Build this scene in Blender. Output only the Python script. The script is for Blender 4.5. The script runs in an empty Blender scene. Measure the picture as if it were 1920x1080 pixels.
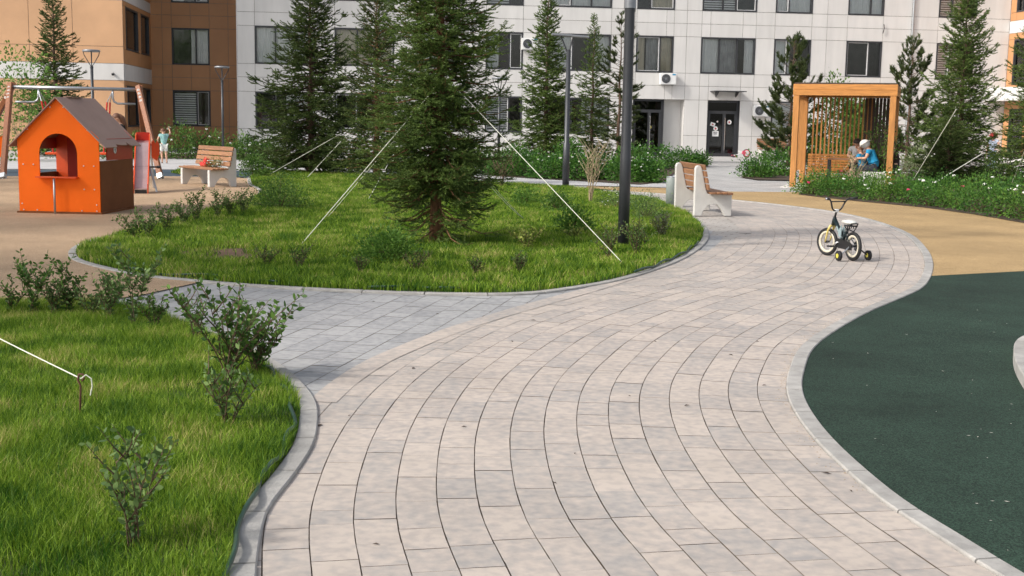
import bpy, math, random
import numpy as np
from mathutils import Vector, Matrix, Euler
from mathutils.geometry import tessellate_polygon
random.seed(7); rng = np.random.default_rng(7)
R = math.radians
S = bpy.context.scene
COL = S.collection

# ------------------------------------------------------------------ camera, sky, sun, exposure
FPX, CAM_H, PITCH, ROLL = 2300.0, 1.65, math.atan(315/2300.0), 0.017
c_, s_ = math.cos, math.sin
Fv = Vector((0, c_(PITCH), -s_(PITCH))); Uv = Vector((0, s_(PITCH), c_(PITCH))); Rv = Vector((1, 0, 0))
Rr = Rv*c_(ROLL) + Uv*s_(ROLL); Ur = Uv*c_(ROLL) - Rv*s_(ROLL)
cd = bpy.data.cameras.new('camera'); cam = bpy.data.objects.new('camera', cd); COL.objects.link(cam)
cd.sensor_width = 36; cd.lens = FPX/1920*36; cd.clip_start = .1; cd.clip_end = 2000
cd.dof.use_dof = True; cd.dof.focus_distance = 8.5; cd.dof.aperture_fstop = 14.0
m3 = Matrix((Rr, Ur, -Fv)).transposed()
cam.matrix_world = Matrix.Translation((0, 0, CAM_H)) @ m3.to_4x4()
S.camera = cam
SUN_EL, SUN_AZ = R(38), R(-118)      # azimuth of the sun seen from the scene, 0 = +Y, clockwise
sun_dir = Vector((s_(SUN_AZ)*c_(SUN_EL), c_(SUN_AZ)*c_(SUN_EL), s_(SUN_EL)))
W = bpy.data.worlds.new('World'); S.world = W; W.use_nodes = True
nt = W.node_tree; sky = nt.nodes.new('ShaderNodeTexSky'); sky.sky_type = 'NISHITA'; sky.sun_disc = False
sky.sun_elevation = SUN_EL; sky.sun_rotation = SUN_AZ % (2*math.pi); sky.air_density = 1.0; sky.dust_density = 3.5; sky.ozone_density = .6
hs = nt.nodes.new('ShaderNodeHueSaturation'); hs.inputs['Saturation'].default_value = .42     # thin cloud veil
nt.links.new(sky.outputs[0], hs.inputs['Color']); nt.links.new(hs.outputs[0], nt.nodes['Background'].inputs[0]); nt.nodes['Background'].inputs[1].default_value = .15
sl = bpy.data.lights.new('sun', 'SUN'); sl.energy = 2.0; sl.angle = R(5); sl.color = (1, .95, .87)
so = bpy.data.objects.new('sun', sl); COL.objects.link(so); so.rotation_euler = sun_dir.to_track_quat('Z', 'Y').to_euler()
S.view_settings.view_transform = 'Standard'; S.view_settings.look = 'None'; S.view_settings.gamma = 1; S.view_settings.exposure = .5
S.render.engine = 'CYCLES'
S.cycles.max_bounces = 6; S.cycles.transparent_max_bounces = 12

# ------------------------------------------------------------------ pixel -> place helpers
def ray(px, py): return Fv + Rr*((px-960)/FPX) - Ur*((py-540)/FPX)
def G(px, py, z=0.0):
    d = ray(px, py); t = (z-CAM_H)/d.z; return Vector((d.x*t, d.y*t, z))
def Gs(pts): return [G(*p).to_2d() for p in pts]
def at(px, py, Y):
    d = ray(px, py); t = Y/d.y; return Vector((d.x*t, Y, CAM_H+d.z*t))

# ------------------------------------------------------------------ materials
MATS = {}
def mat(name, col, rough=.7, var=.15, scale=6, bump=0., metal=0., stretch=(1, 1, 1), island=0., bscale=None, col2=None, translucent=0., spec=.5, big=0., coat=0.):
    if name in MATS: return MATS[name]
    m = bpy.data.materials.new(name); m.use_nodes = True; n = m.node_tree.nodes; l = m.node_tree.links
    p = n['Principled BSDF']; p.inputs['Roughness'].default_value = rough; p.inputs['Metallic'].default_value = metal
    p.inputs['Specular IOR Level'].default_value = spec; p.inputs['Coat Weight'].default_value = coat
    tc = n.new('ShaderNodeTexCoord'); mp = n.new('ShaderNodeMapping'); mp.inputs['Scale'].default_value = stretch
    l.new(tc.outputs['Object'], mp.inputs[0])
    nz = n.new('ShaderNodeTexNoise'); nz.inputs['Scale'].default_value = scale; nz.inputs['Detail'].default_value = 6; nz.inputs['Roughness'].default_value = .62
    l.new(mp.outputs[0], nz.inputs[0])
    cr = n.new('ShaderNodeValToRGB'); e = cr.color_ramp.elements
    c2 = col2 or [min(1, c*(1+var)) for c in col]; c1 = [c*(1-var) for c in col]
    e[0].color = (*c1, 1); e[1].color = (*c2, 1); e[0].position = .32; e[1].position = .68
    l.new(nz.outputs[0], cr.inputs[0]); out = cr.outputs[0]
    if big:
        n2 = n.new('ShaderNodeTexNoise'); n2.inputs['Scale'].default_value = .55; n2.inputs['Detail'].default_value = 4; l.new(tc.outputs['Object'], n2.inputs[0])
        mr = n.new('ShaderNodeMapRange'); mr.inputs[1].default_value = .3; mr.inputs[2].default_value = .7; mr.inputs[3].default_value = 1-big; mr.inputs[4].default_value = 1+big
        l.new(n2.outputs[0], mr.inputs[0]); hv = n.new('ShaderNodeHueSaturation'); l.new(mr.outputs[0], hv.inputs['Value']); l.new(out, hv.inputs['Color']); out = hv.outputs[0]
    if island:
        gi = n.new('ShaderNodeNewGeometry'); mr = n.new('ShaderNodeMapRange'); mr.inputs[3].default_value = 1-island; mr.inputs[4].default_value = 1+island
        l.new(gi.outputs['Random Per Island'], mr.inputs[0]); hv = n.new('ShaderNodeHueSaturation'); l.new(mr.outputs[0], hv.inputs['Value']); l.new(out, hv.inputs['Color']); out = hv.outputs[0]
    l.new(out, p.inputs['Base Color'])
    if bump:
        nb = n.new('ShaderNodeTexNoise'); nb.inputs['Scale'].default_value = bscale or scale*4; nb.inputs['Detail'].default_value = 5; l.new(mp.outputs[0], nb.inputs[0])
        b = n.new('ShaderNodeBump'); b.inputs['Strength'].default_value = bump; b.inputs['Distance'].default_value = .01; l.new(nb.outputs[0], b.inputs['Height']); l.new(b.outputs[0], p.inputs['Normal'])
    if translucent:
        t = n.new('ShaderNodeBsdfTranslucent'); l.new(out, t.inputs[0]); mx = n.new('ShaderNodeMixShader'); mx.inputs[0].default_value = translucent
        l.new(p.outputs[0], mx.inputs[1]); l.new(t.outputs[0], mx.inputs[2]); l.new(mx.outputs[0], n['Material Output'].inputs[0])
    MATS[name] = m; return m
def ramp_mat(name, stops, rough, noise_scale=17, noise_amt=.10, bump=.15, warm=None):
    """tile material: colour by a random value per tile, cloudy stains inside each tile"""
    m = bpy.data.materials.new(name); m.use_nodes = True; n = m.node_tree.nodes; l = m.node_tree.links; p = n['Principled BSDF']
    p.inputs['Roughness'].default_value = rough; p.inputs['Specular IOR Level'].default_value = .3
    gi = n.new('ShaderNodeNewGeometry'); tc = n.new('ShaderNodeTexCoord')
    off = n.new('ShaderNodeVectorMath'); off.operation = 'SCALE'; off.inputs[3].default_value = 37.
    cx = n.new('ShaderNodeCombineXYZ'); l.new(gi.outputs['Random Per Island'], cx.inputs[0]); l.new(gi.outputs['Random Per Island'], cx.inputs[1]); l.new(cx.outputs[0], off.inputs[0])
    ad = n.new('ShaderNodeVectorMath'); l.new(tc.outputs['Object'], ad.inputs[0]); l.new(off.outputs[0], ad.inputs[1])
    nz = n.new('ShaderNodeTexNoise'); nz.inputs['Scale'].default_value = noise_scale; nz.inputs['Detail'].default_value = 5; l.new(ad.outputs[0], nz.inputs[0])
    mul = n.new('ShaderNodeMath'); mul.operation = 'MULTIPLY_ADD'; mul.inputs[1].default_value = 2.3; mul.inputs[2].default_value = -.87; l.new(nz.outputs[0], mul.inputs[0])
    sm = n.new('ShaderNodeMath'); sm.use_clamp = True; l.new(mul.outputs[0], sm.inputs[0]); rs = n.new('ShaderNodeMath'); rs.operation = 'MULTIPLY'; rs.inputs[1].default_value = .62; l.new(gi.outputs['Random Per Island'], rs.inputs[0]); l.new(rs.outputs[0], sm.inputs[1])
    cr = n.new('ShaderNodeValToRGB'); el = cr.color_ramp.elements
    el[0].position, el[0].color = stops[0][0], (*stops[0][1], 1); el[1].position, el[1].color = stops[-1][0], (*stops[-1][1], 1)
    for q, c in stops[1:-1]: x = el.new(q); x.color = (*c, 1)
    l.new(sm.outputs[0], cr.inputs[0])
    n2 = n.new('ShaderNodeTexNoise'); n2.inputs['Scale'].default_value = 1.1; n2.inputs['Detail'].default_value = 6; n2.inputs['Roughness'].default_value = .7; l.new(tc.outputs['Object'], n2.inputs[0])
    mr = n.new('ShaderNodeMapRange'); mr.inputs[1].default_value = .3; mr.inputs[2].default_value = .7; mr.inputs[3].default_value = 1-noise_amt; mr.inputs[4].default_value = 1+noise_amt; l.new(n2.outputs[0], mr.inputs[0])
    hv = n.new('ShaderNodeHueSaturation'); l.new(mr.outputs[0], hv.inputs['Value']); l.new(cr.outputs[0], hv.inputs['Color']); l.new(hv.outputs[0], p.inputs['Base Color'])
    nb = n.new('ShaderNodeTexNoise'); nb.inputs['Scale'].default_value = 60; nb.inputs['Detail'].default_value = 6; l.new(tc.outputs['Object'], nb.inputs[0])
    b = n.new('ShaderNodeBump'); b.inputs['Strength'].default_value = bump; b.inputs['Distance'].default_value = .006; l.new(nb.outputs[0], b.inputs['Height']); l.new(b.outputs[0], p.inputs['Normal'])
    MATS[name] = m; return m
def speckle_mat(name, cols, rough, scale=170, big=.18):
    """granulated rubber: small coloured crumbs and broad worn patches"""
    m = bpy.data.materials.new(name); m.use_nodes = True; n = m.node_tree.nodes; l = m.node_tree.links; p = n['Principled BSDF']; p.inputs['Roughness'].default_value = rough; p.inputs['Specular IOR Level'].default_value = .25
    tc = n.new('ShaderNodeTexCoord'); v = n.new('ShaderNodeTexVoronoi'); v.inputs['Scale'].default_value = scale; l.new(tc.outputs['Object'], v.inputs[0])
    sp = n.new('ShaderNodeSeparateColor'); l.new(v.outputs['Color'], sp.inputs[0])
    cr = n.new('ShaderNodeValToRGB'); el = cr.color_ramp.elements
    el[0].color = (*cols[0], 1); el[1].color = (*cols[-1], 1); el[0].position = .1; el[1].position = .95
    for i, c in enumerate(cols[1:-1]): x = el.new((i+1)/(len(cols)-1)); x.color = (*c, 1)
    l.new(sp.outputs[0], cr.inputs[0])
    n2 = n.new('ShaderNodeTexNoise'); n2.inputs['Scale'].default_value = .7; n2.inputs['Detail'].default_value = 7; n2.inputs['Roughness'].default_value = .65; l.new(tc.outputs['Object'], n2.inputs[0])
    mr = n.new('ShaderNodeMapRange'); mr.inputs[1].default_value = .3; mr.inputs[2].default_value = .7; mr.inputs[3].default_value = 1-big; mr.inputs[4].default_value = 1+big; l.new(n2.outputs[0], mr.inputs[0])
    hv = n.new('ShaderNodeHueSaturation'); l.new(mr.outputs[0], hv.inputs['Value']); l.new(cr.outputs[0], hv.inputs['Color']); l.new(hv.outputs[0], p.inputs['Base Color'])
    b = n.new('ShaderNodeBump'); b.inputs['Strength'].default_value = .4; b.inputs['Distance'].default_value = .004; l.new(v.outputs['Distance'], b.inputs['Height']); l.new(b.outputs[0], p.inputs['Normal'])
    MATS[name] = m; return m
def brick_mat(name, c1, c2, mortar, bw, rh, rot=0., off=.5, ms=.006):
    m = bpy.data.materials.new(name); m.use_nodes = True; n = m.node_tree.nodes; l = m.node_tree.links; p = n['Principled BSDF']; p.inputs['Roughness'].default_value = .8
    tc = n.new('ShaderNodeTexCoord'); mp = n.new('ShaderNodeMapping'); mp.inputs['Rotation'].default_value[2] = rot; l.new(tc.outputs['Object'], mp.inputs[0])
    b = n.new('ShaderNodeTexBrick'); b.offset = off; b.inputs['Scale'].default_value = 1; b.inputs['Brick Width'].default_value = bw; b.inputs['Row Height'].default_value = rh; b.inputs['Mortar Size'].default_value = ms
    b.inputs['Color1'].default_value = (*c1, 1); b.inputs['Color2'].default_value = (*c2, 1); b.inputs['Mortar'].default_value = (*mortar, 1); l.new(mp.outputs[0], b.inputs[0])
    n2 = n.new('ShaderNodeTexNoise'); n2.inputs['Scale'].default_value = 1.3; n2.inputs['Detail'].default_value = 8; l.new(tc.outputs['Object'], n2.inputs[0])
    mr = n.new('ShaderNodeMapRange'); mr.inputs[1].default_value = .3; mr.inputs[2].default_value = .7; mr.inputs[3].default_value = .84; mr.inputs[4].default_value = 1.14; l.new(n2.outputs[0], mr.inputs[0])
    hv = n.new('ShaderNodeHueSaturation'); l.new(mr.outputs[0], hv.inputs['Value']); l.new(b.outputs[0], hv.inputs['Color']); l.new(hv.outputs[0], p.inputs['Base Color'])
    MATS[name] = m; return m
def leaf_mat(name, c1, c2, rough=.55, tr=.3, dry=None):
    m = bpy.data.materials.new(name); m.use_nodes = True; n = m.node_tree.nodes; l = m.node_tree.links; p = n['Principled BSDF']
    p.inputs['Roughness'].default_value = rough; p.inputs['Specular IOR Level'].default_value = .25
    gi = n.new('ShaderNodeNewGeometry'); tc = n.new('ShaderNodeTexCoord'); nz = n.new('ShaderNodeTexNoise'); nz.inputs['Scale'].default_value = 2.2; nz.inputs['Detail'].default_value = 4; l.new(tc.outputs['Object'], nz.inputs[0])
    a = n.new('ShaderNodeMath'); a.operation = 'MULTIPLY_ADD'; a.inputs[1].default_value = 2.0; a.inputs[2].default_value = -1.05; l.new(nz.outputs[0], a.inputs[0])
    b = n.new('ShaderNodeMath'); b.use_clamp = True; l.new(a.outputs[0], b.inputs[0]); l.new(gi.outputs['Random Per Island'], b.inputs[1])
    cr = n.new('ShaderNodeValToRGB'); cr.color_ramp.elements[0].color = (*c1, 1); cr.color_ramp.elements[1].color = (*c2, 1); l.new(b.outputs[0], cr.inputs[0]); l.new(cr.outputs[0], p.inputs['Base Color'])
    if dry: cr.color_ramp.elements[1].position = .88; x = cr.color_ramp.elements.new(.97); x.color = (*dry, 1)
    t = n.new('ShaderNodeBsdfTranslucent'); l.new(cr.outputs[0], t.inputs[0]); mx = n.new('ShaderNodeMixShader'); mx.inputs[0].default_value = tr
    l.new(p.outputs[0], mx.inputs[1]); l.new(t.outputs[0], mx.inputs[2]); l.new(mx.outputs[0], n['Material Output'].inputs[0])
    MATS[name] = m; return m
def glass_mat(name, tint=(.8, .85, .85), refl=.35):
    m = bpy.data.materials.new(name); m.use_nodes = True; n = m.node_tree.nodes; l = m.node_tree.links; n.remove(n['Principled BSDF'])
    t = n.new('ShaderNodeBsdfTransparent'); t.inputs[0].default_value = (*tint, 1); g = n.new('ShaderNodeBsdfGlossy'); g.inputs['Roughness'].default_value = .03
    fr = n.new('ShaderNodeFresnel'); fr.inputs[0].default_value = 1.5; ad = n.new('ShaderNodeMath'); ad.inputs[1].default_value = refl*.4; l.new(fr.outputs[0], ad.inputs[0])
    mx = n.new('ShaderNodeMixShader'); l.new(ad.outputs[0], mx.inputs[0]); l.new(t.outputs[0], mx.inputs[1]); l.new(g.outputs[0], mx.inputs[2]); l.new(mx.outputs[0], n['Material Output'].inputs[0])
    MATS[name] = m; return m

# ------------------------------------------------------------------ mesh builder
def frame(d):
    d = d.normalized(); a = Vector((0, 0, 1)) if abs(d.z) < .95 else Vector((1, 0, 0)); x = a.cross(d).normalized(); return x, d.cross(x)
class MB:
    def __init__(s): s.v = []; s.f = []; s.m = []
    def add(s, vs, fs, mi=0):
        o = len(s.v); s.v += [tuple(v) for v in vs]; s.f += [tuple(i+o for i in f) for f in fs]; s.m += [mi]*len(fs); return s
    def box(s, c, d, rot=None, mi=0, bev=0.):
        x, y, z = d[0]/2, d[1]/2, d[2]/2; c = Vector(c); M = rot if isinstance(rot, Matrix) else (Euler(rot).to_matrix() if rot else Matrix.Identity(3))
        if bev:
            b = min(bev, x*.45, y*.45, z*.45); vs = []
            for sx in (-1, 1):
                for sy in (-1, 1):
                    for sz in (-1, 1):
                        vs += [(sx*x, sy*(y-b), sz*(z-b)), (sx*(x-b), sy*y, sz*(z-b)), (sx*(x-b), sy*(y-b), sz*z)]
            def I(a, b_, c0, k): return ((a*2+b_)*2+c0)*3+k
            fs = []
            for a in (0, 1):
                q = [I(a, 0, 0, 0), I(a, 1, 0, 0), I(a, 1, 1, 0), I(a, 0, 1, 0)]; fs.append(q if a else q[::-1])
                q = [I(0, a, 0, 1), I(1, a, 0, 1), I(1, a, 1, 1), I(0, a, 1, 1)]; fs.append(q[::-1] if a else q)
                q = [I(0, 0, a, 2), I(1, 0, a, 2), I(1, 1, a, 2), I(0, 1, a, 2)]; fs.append(q if a else q[::-1])
            for a in (0, 1):
                for b_ in (0, 1):
                    fs.append([I(a, b_, 0, 0), I(a, b_, 1, 0), I(a, b_, 1, 1), I(a, b_, 0, 1)])
                    fs.append([I(a, 0, b_, 0), I(a, 1, b_, 0), I(a, 1, b_, 2), I(a, 0, b_, 2)])
                    fs.append([I(0, a, b_, 1), I(1, a, b_, 1), I(1, a, b_, 2), I(0, a, b_, 2)])
                    for c0 in (0, 1): fs.append([I(a, b_, c0, 0), I(a, b_, c0, 1), I(a, b_, c0, 2)])
            return s.add([M @ Vector(v) + c for v in vs], fs, mi)
        vs = [M @ Vector((a*x, b*y, e*z)) + c for a in (-1, 1) for b in (-1, 1) for e in (-1, 1)]
        return s.add(vs, [(0, 1, 3, 2), (4, 6, 7, 5), (0, 4, 5, 1), (2, 3, 7, 6), (0, 2, 6, 4), (1, 5, 7, 3)], mi)
    def bb(s, a, b, mi=0, bev=0.):   # box from two corners
        return s.box([(a[i]+b[i])/2 for i in range(3)], [abs(b[i]-a[i]) for i in range(3)], None, mi, bev)
    def bar(s, p, q, w, h, mi=0, up=None, bev=0.):
        p, q = Vector(p), Vector(q); d = (q-p); L = d.length; d.normalize(); u = Vector(up) if up else (Vector((0, 0, 1)) if abs(d.z) < .9 else Vector((0, 1, 0)))
        x = d.cross(u).normalized(); z = x.cross(d); M = Matrix((x, d, z)).transposed(); return s.box((p+q)/2, (w, L, h), M, mi, bev)
    def tube(s, pts, r, n=8, mi=0, cap=True):
        pts = [Vector(p) for p in pts]; rs = r if isinstance(r, (list, tuple)) else [r]*len(pts); vs = []; px = None
        for i, p in enumerate(pts):
            d = (pts[min(i+1, len(pts)-1)]-pts[max(i-1, 0)])
            if d.length < 1e-9: d = Vector((0, 0, 1))
            d.normalize()
            if px is None: x, y = frame(d)
            else: x = (px-d*px.dot(d)).normalized(); y = d.cross(x)
            px = x
            vs += [p+(x*c_(k*2*math.pi/n)+y*s_(k*2*math.pi/n))*rs[i] for k in range(n)]
        fs = [(i*n+k, i*n+(k+1) % n, (i+1)*n+(k+1) % n, (i+1)*n+k) for i in range(len(pts)-1) for k in range(n)]
        if cap: fs += [tuple(range(n))[::-1], tuple(range((len(pts)-1)*n, len(pts)*n))]
        return s.add(vs, fs, mi)
    def ring(s, c, ax, R_, r, n=32, k=8, mi=0):
        ax = Vector(ax).normalized(); x, y = frame(ax); c = Vector(c); vs = []
        for i in range(n):
            a = i*2*math.pi/n; d = x*c_(a)+y*s_(a)
            vs += [c+d*(R_+r*c_(j*2*math.pi/k))+ax*(r*s_(j*2*math.pi/k)) for j in range(k)]
        return s.add(vs, [(i*k+j, ((i+1) % n)*k+j, ((i+1) % n)*k+(j+1) % k, i*k+(j+1) % k) for i in range(n) for j in range(k)], mi)
    def ell(s, c, r, n=16, m=10, mi=0, rot=None):
        c = Vector(c); M = Euler(rot).to_matrix() if rot else Matrix.Identity(3); vs = []; r = r if hasattr(r, '__len__') else (r, r, r)
        for i in range(m+1):
            t = math.pi*i/m
            vs += [c+M @ Vector((r[0]*s_(t)*c_(2*math.pi*k/n), r[1]*s_(t)*s_(2*math.pi*k/n), r[2]*c_(t))) for k in range(n)]
        return s.add(vs, [(i*n+k, (i+1)*n+k, (i+1)*n+(k+1) % n, i*n+(k+1) % n) for i in range(m) for k in range(n)], mi)
    def prism(s, poly, M, th, mi=0, holes=()):
        """poly in 2D on the plane M (4x4: x,y of the poly, z thickness), centred thickness"""
        loops = [poly]+list(holes); flat = [p for lp in loops for p in lp]
        tris = tessellate_polygon([[Vector((p[0], p[1], 0)) for p in lp] for lp in loops]); n = len(flat)
        vs = [M @ Vector((p[0], p[1], -th/2)) for p in flat]+[M @ Vector((p[0], p[1], th/2)) for p in flat]
        fs = []
        for t in tris:
            a, b, c = t; A, B, C = flat[a], flat[b], flat[c]
            if (B[0]-A[0])*(C[1]-A[1])-(B[1]-A[1])*(C[0]-A[0]) < 0: a, b, c = a, c, b
            fs += [(a+n, b+n, c+n), (c, b, a)]
        o = 0
        for lp in loops:
            k = len(lp)
            ar = sum(lp[i][0]*lp[(i+1) % k][1]-lp[(i+1) % k][0]*lp[i][1] for i in range(k))
            for i in range(k):
                a, b = o+i, o+(i+1) % k
                q = (a, b, b+n, a+n); ccw = ar > 0
                if lp is not poly: ccw = not (ar < 0) if False else ar < 0
                fs.append(q if ccw else q[::-1])
            o += k
        return s.add(vs, fs, mi)
    def build(s, name, mats, parent=None, smooth=False, loc=None):
        me = bpy.data.meshes.new(name); me.from_pydata(s.v, [], s.f)
        mats = mats if isinstance(mats, (list, tuple)) else [mats]
        for m in mats: me.materials.append(m)
        if len(mats) > 1: me.polygons.foreach_set('material_index', s.m)
        if smooth: me.polygons.foreach_set('use_smooth', [True]*len(me.polygons))
        me.update(); o = bpy.data.objects.new(name, me); COL.objects.link(o)
        if parent: o.parent = parent
        if loc is not None: o.location = loc
        return o
def raw(name, V, Fc, mt, parent=None, smooth=False):
    """fast mesh from numpy: V (n,3); Fc (m,k) with the same k for all faces"""
    me = bpy.data.meshes.new(name); n, k = Fc.shape
    me.vertices.add(len(V)); me.vertices.foreach_set('co', V.astype(np.float32).ravel())
    me.loops.add(n*k); me.loops.foreach_set('vertex_index', Fc.astype(np.int32).ravel())
    me.polygons.add(n); me.polygons.foreach_set('loop_start', np.arange(0, n*k, k, dtype=np.int32))
    me.update(calc_edges=True); me.materials.append(mt)
    if smooth: me.polygons.foreach_set('use_smooth', np.ones(n, dtype=bool))
    o = bpy.data.objects.new(name, me); COL.objects.link(o)
    if parent: o.parent = parent
    return o
def thing(name, label, cat, loc=(0, 0, 0), rz=0., group=None):
    o = bpy.data.objects.new(name, None); COL.objects.link(o); o.location = loc; o.rotation_euler = (0, 0, rz); o.empty_display_size = .2
    o['label'] = label; o['category'] = cat
    if group: o['group'] = group
    return o
def tag(o, label, cat, group=None):
    o['label'] = label; o['category'] = cat
    if group: o['group'] = group
    return o
def struct(o, kind='structure', label=None, cat=None):
    o['kind'] = kind
    if label: o['label'] = label
    if cat: o['category'] = cat
    return o
def dup(root, loc, rz, label=None, group=None, scale=None):
    r = root.copy(); COL.objects.link(r); r.location = loc; r.rotation_euler = (0, 0, rz)
    if label: r['label'] = label
    if group: r['group'] = group
    if scale: r.scale = scale if hasattr(scale, '__len__') else (scale,)*3
    for ch in list(root.children):
        c = ch.copy(); COL.objects.link(c); c.parent = r
        for g in list(ch.children):
            d = g.copy(); COL.objects.link(d); d.parent = c
    return r
def catmull(P, step=.06, closed=False):
    P = [Vector(p) for p in P]; n = len(P); out = []
    rngi = range(n if closed else n-1)
    for i in rngi:
        p1, p2 = P[i], P[(i+1) % n]
        p0 = P[(i-1) % n] if (closed or i > 0) else p1*2-p2
        p3 = P[(i+2) % n] if (closed or i < n-2) else p2*2-p1
        k = max(1, int((p2-p1).length/step))
        for j in range(k):
            t = j/k
            out.append(.5*((2*p1)+(p2-p0)*t+(2*p0-5*p1+4*p2-p3)*t*t+(3*p1-p0-3*p2+p3)*t**3))
    if not closed: out.append(P[-1])
    return out
def sheet(name, poly, z, mt, kind='structure'):
    poly = [Vector((p[0], p[1])) for p in poly]
    tr = tessellate_polygon([[Vector((p[0], p[1], 0)) for p in poly]]); fs = []
    for a, b, c in tr:
        A, B, C = poly[a], poly[b], poly[c]
        fs.append((a, b, c) if (B-A).x*(C-A).y-(B-A).y*(C-A).x > 0 else (a, c, b))
    m = MB().add([(p[0], p[1], z) for p in poly], fs); o = m.build(name, mt); o['kind'] = kind; return o
def inside(P, poly):
    P = np.asarray(P); x, y = P[:, 0], P[:, 1]; r = np.zeros(len(P), bool); n = len(poly)
    for i in range(n):
        x0, y0 = poly[i][0], poly[i][1]; x1, y1 = poly[(i+1) % n][0], poly[(i+1) % n][1]
        if y0 == y1: continue
        r ^= ((y0 > y) != (y1 > y)) & (x < (x1-x0)*(y-y0)/(y1-y0)+x0)
    return r
def resample(P, d):
    out = [P[0]]; acc = 0
    for a, b in zip(P, P[1:]):
        L = (b-a).length
        while acc+L >= d:
            t = (d-acc)/L; a = a+(b-a)*t; out.append(a.copy()); L = (b-a).length; acc = 0
        acc += L
    return out
def kerb(name, line, w, z, side, mt, length=.6):
    """kerb stones laid along a line; side=+1 puts the body to the left of the travel direction"""
    pts = resample(line, length/4); m = MB(); i = 0; N = len(pts)
    nor = []
    for k in range(N):
        d = (pts[min(k+1, N-1)]-pts[max(k-1, 0)]).normalized(); nor.append(Vector((-d.y, d.x))*side)
    while i < N-1:
        j = min(i+4, N-1); g = .012; vs = []
        seg = list(range(i, j+1))
        for q, k in enumerate(seg):
            p = pts[k]; d = (pts[min(k+1, N-1)]-pts[max(k-1, 0)]).normalized()
            if q == 0: p = p+d*g/2
            if q == len(seg)-1: p = p-d*g/2
            o = p+nor[k]*w; b = .006
            e = nor[k]
            vs += [(p.x, p.y, -.05), (p.x, p.y, z-b), (p.x+e.x*b, p.y+e.y*b, z), (o.x-e.x*b, o.y-e.y*b, z), (o.x, o.y, z-b), (o.x, o.y, -.05)]
        n = len(seg); fs = []
        for q in range(n-1):
            for a in range(5):
                A = q*6+a; F_ = (A, A+6, A+7, A+1); fs.append(F_ if side < 0 else F_[::-1])
        fs += [tuple(range(6)), tuple(range((n-1)*6, n*6))]
        m.add(vs, fs); i = j
    o = m.build(name, mt); o['kind'] = 'structure'; return o

# ------------------------------------------------------------------ palette
M_paver = ramp_mat('warm_paver', [(0, (.335, .315, .30)), (.3, (.385, .35, .322)), (.65, (.44, .385, .345)), (1, (.50, .435, .38))], .82)
M_grey = ramp_mat('grey_paver', [(0, (.27, .27, .275)), (.5, (.33, .328, .33)), (1, (.39, .385, .38))], .85)
M_joint = mat('joint_sand', (.19, .14, .10), .95, .3, 30)
M_kerb = mat('kerb_concrete', (.36, .345, .325), .85, .2, 7, .4, bscale=60, big=.1, island=.09)
M_tan = speckle_mat('tan_rubber', [(.29, .19, .11), (.45, .31, .195), (.53, .385, .26)], .85)
M_ochre = speckle_mat('ochre_rubber', [(.26, .165, .075), (.41, .28, .135), (.50, .36, .19)], .85)
M_green = speckle_mat('green_rubber', [(.010, .0185, .013), (.017, .038, .025), (.034, .062, .044)], .9, big=.42)
M_blue = speckle_mat('blue_rubber', [(.04, .06, .08), (.08, .12, .155)], .8)
M_soil = mat('soil', (.06, .04, .025), .95, .4, 12, .6)
M_turf = mat('turf_soil', (.045, .06, .015), .95, .4, 9, .5)
M_plaza = brick_mat('plaza_paving', (.36, .355, .35), (.44, .43, .42), (.2, .19, .18), .4, .2)
M_grass = leaf_mat('grass_blade', (.03, .105, .006), (.31, .46, .042), .55, .35, (.52, .46, .17))
M_spruce = leaf_mat('spruce_needle', (.05, .095, .024), (.21, .30, .07), .5, .2)
M_spruce_d = leaf_mat('dark_spruce_needle', (.038, .068, .02), (.14, .195, .05), .5, .2)
M_pine = leaf_mat('pine_needle', (.035, .06, .022), (.13, .16, .05), .5, .2)
M_bark = mat('bark', (.12, .075, .05), .9, .35, 20, .8, stretch=(1, 1, .3))
M_bark_r = mat('reddish_bark', (.22, .105, .055), .9, .35, 25, .8, stretch=(1, 1, .3))
M_leaf = leaf_mat('shrub_leaf', (.04, .095, .02), (.15, .27, .05))
M_leaf_b = leaf_mat('bright_leaf', (.05, .13, .02), (.17, .31, .05))
M_leaf_y = leaf_mat('variegated_leaf', (.12, .2, .03), (.45, .47, .12))
M_leaf_p = leaf_mat('pale_leaf', (.12, .16, .07), (.38, .42, .25))
M_leaf_m = leaf_mat('berry_leaf', (.06, .12, .035), (.22, .33, .10))
M_leaf_r = leaf_mat('rose_leaf', (.03, .10, .018), (.12, .26, .04))
M_twig = mat('twig', (.10, .06, .035), .8, .3, 20)
M_twig_p = mat('pale_twig', (.38, .29, .18), .8, .2, 20)
M_white = mat('white_cladding', (.64, .625, .605), .5, .05, 1.6, big=.04, stretch=(1.6, 1.6, .22), island=.03)
M_brown = mat('ochre_brown_cladding', (.50, .25, .11), .5, .06, .8, big=.06)
M_beige = mat('tan_cladding', (.60, .35, .19), .5, .05, .8, big=.08)
M_back = mat('cladding_joint', (.22, .20, .18), .9, .1)
M_curt3 = mat('cream_curtain', (.62, .55, .42), .85, .1, 3)
M_frame = mat('dark_frame', (.035, .036, .04), .4, .1)
M_frame_w = mat('white_sash', (.6, .6, .6), .4, .05)
M_room = mat('dark_room', (.05, .045, .04), .9, .5, 1.2)
M_curt = mat('white_curtain', (.85, .85, .83), .85, .06, 3)
M_curt2 = mat('grey_curtain', (.4, .4, .4), .85, .2, 3)
M_glass = glass_mat('window_glass', (.97, .98, .98), .05)
M_dglass = glass_mat('door_glass', (.5, .53, .53), .1)
M_orange = mat('orange_panel', (.95, .15, .002), .6, .04, 2, .05, spec=.25)
M_sand = mat('drift_sand', (.40, .31, .22), .95, .2, 30)
M_red = mat('red_panel', (.42, .025, .012), .35, .06, 3)
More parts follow.
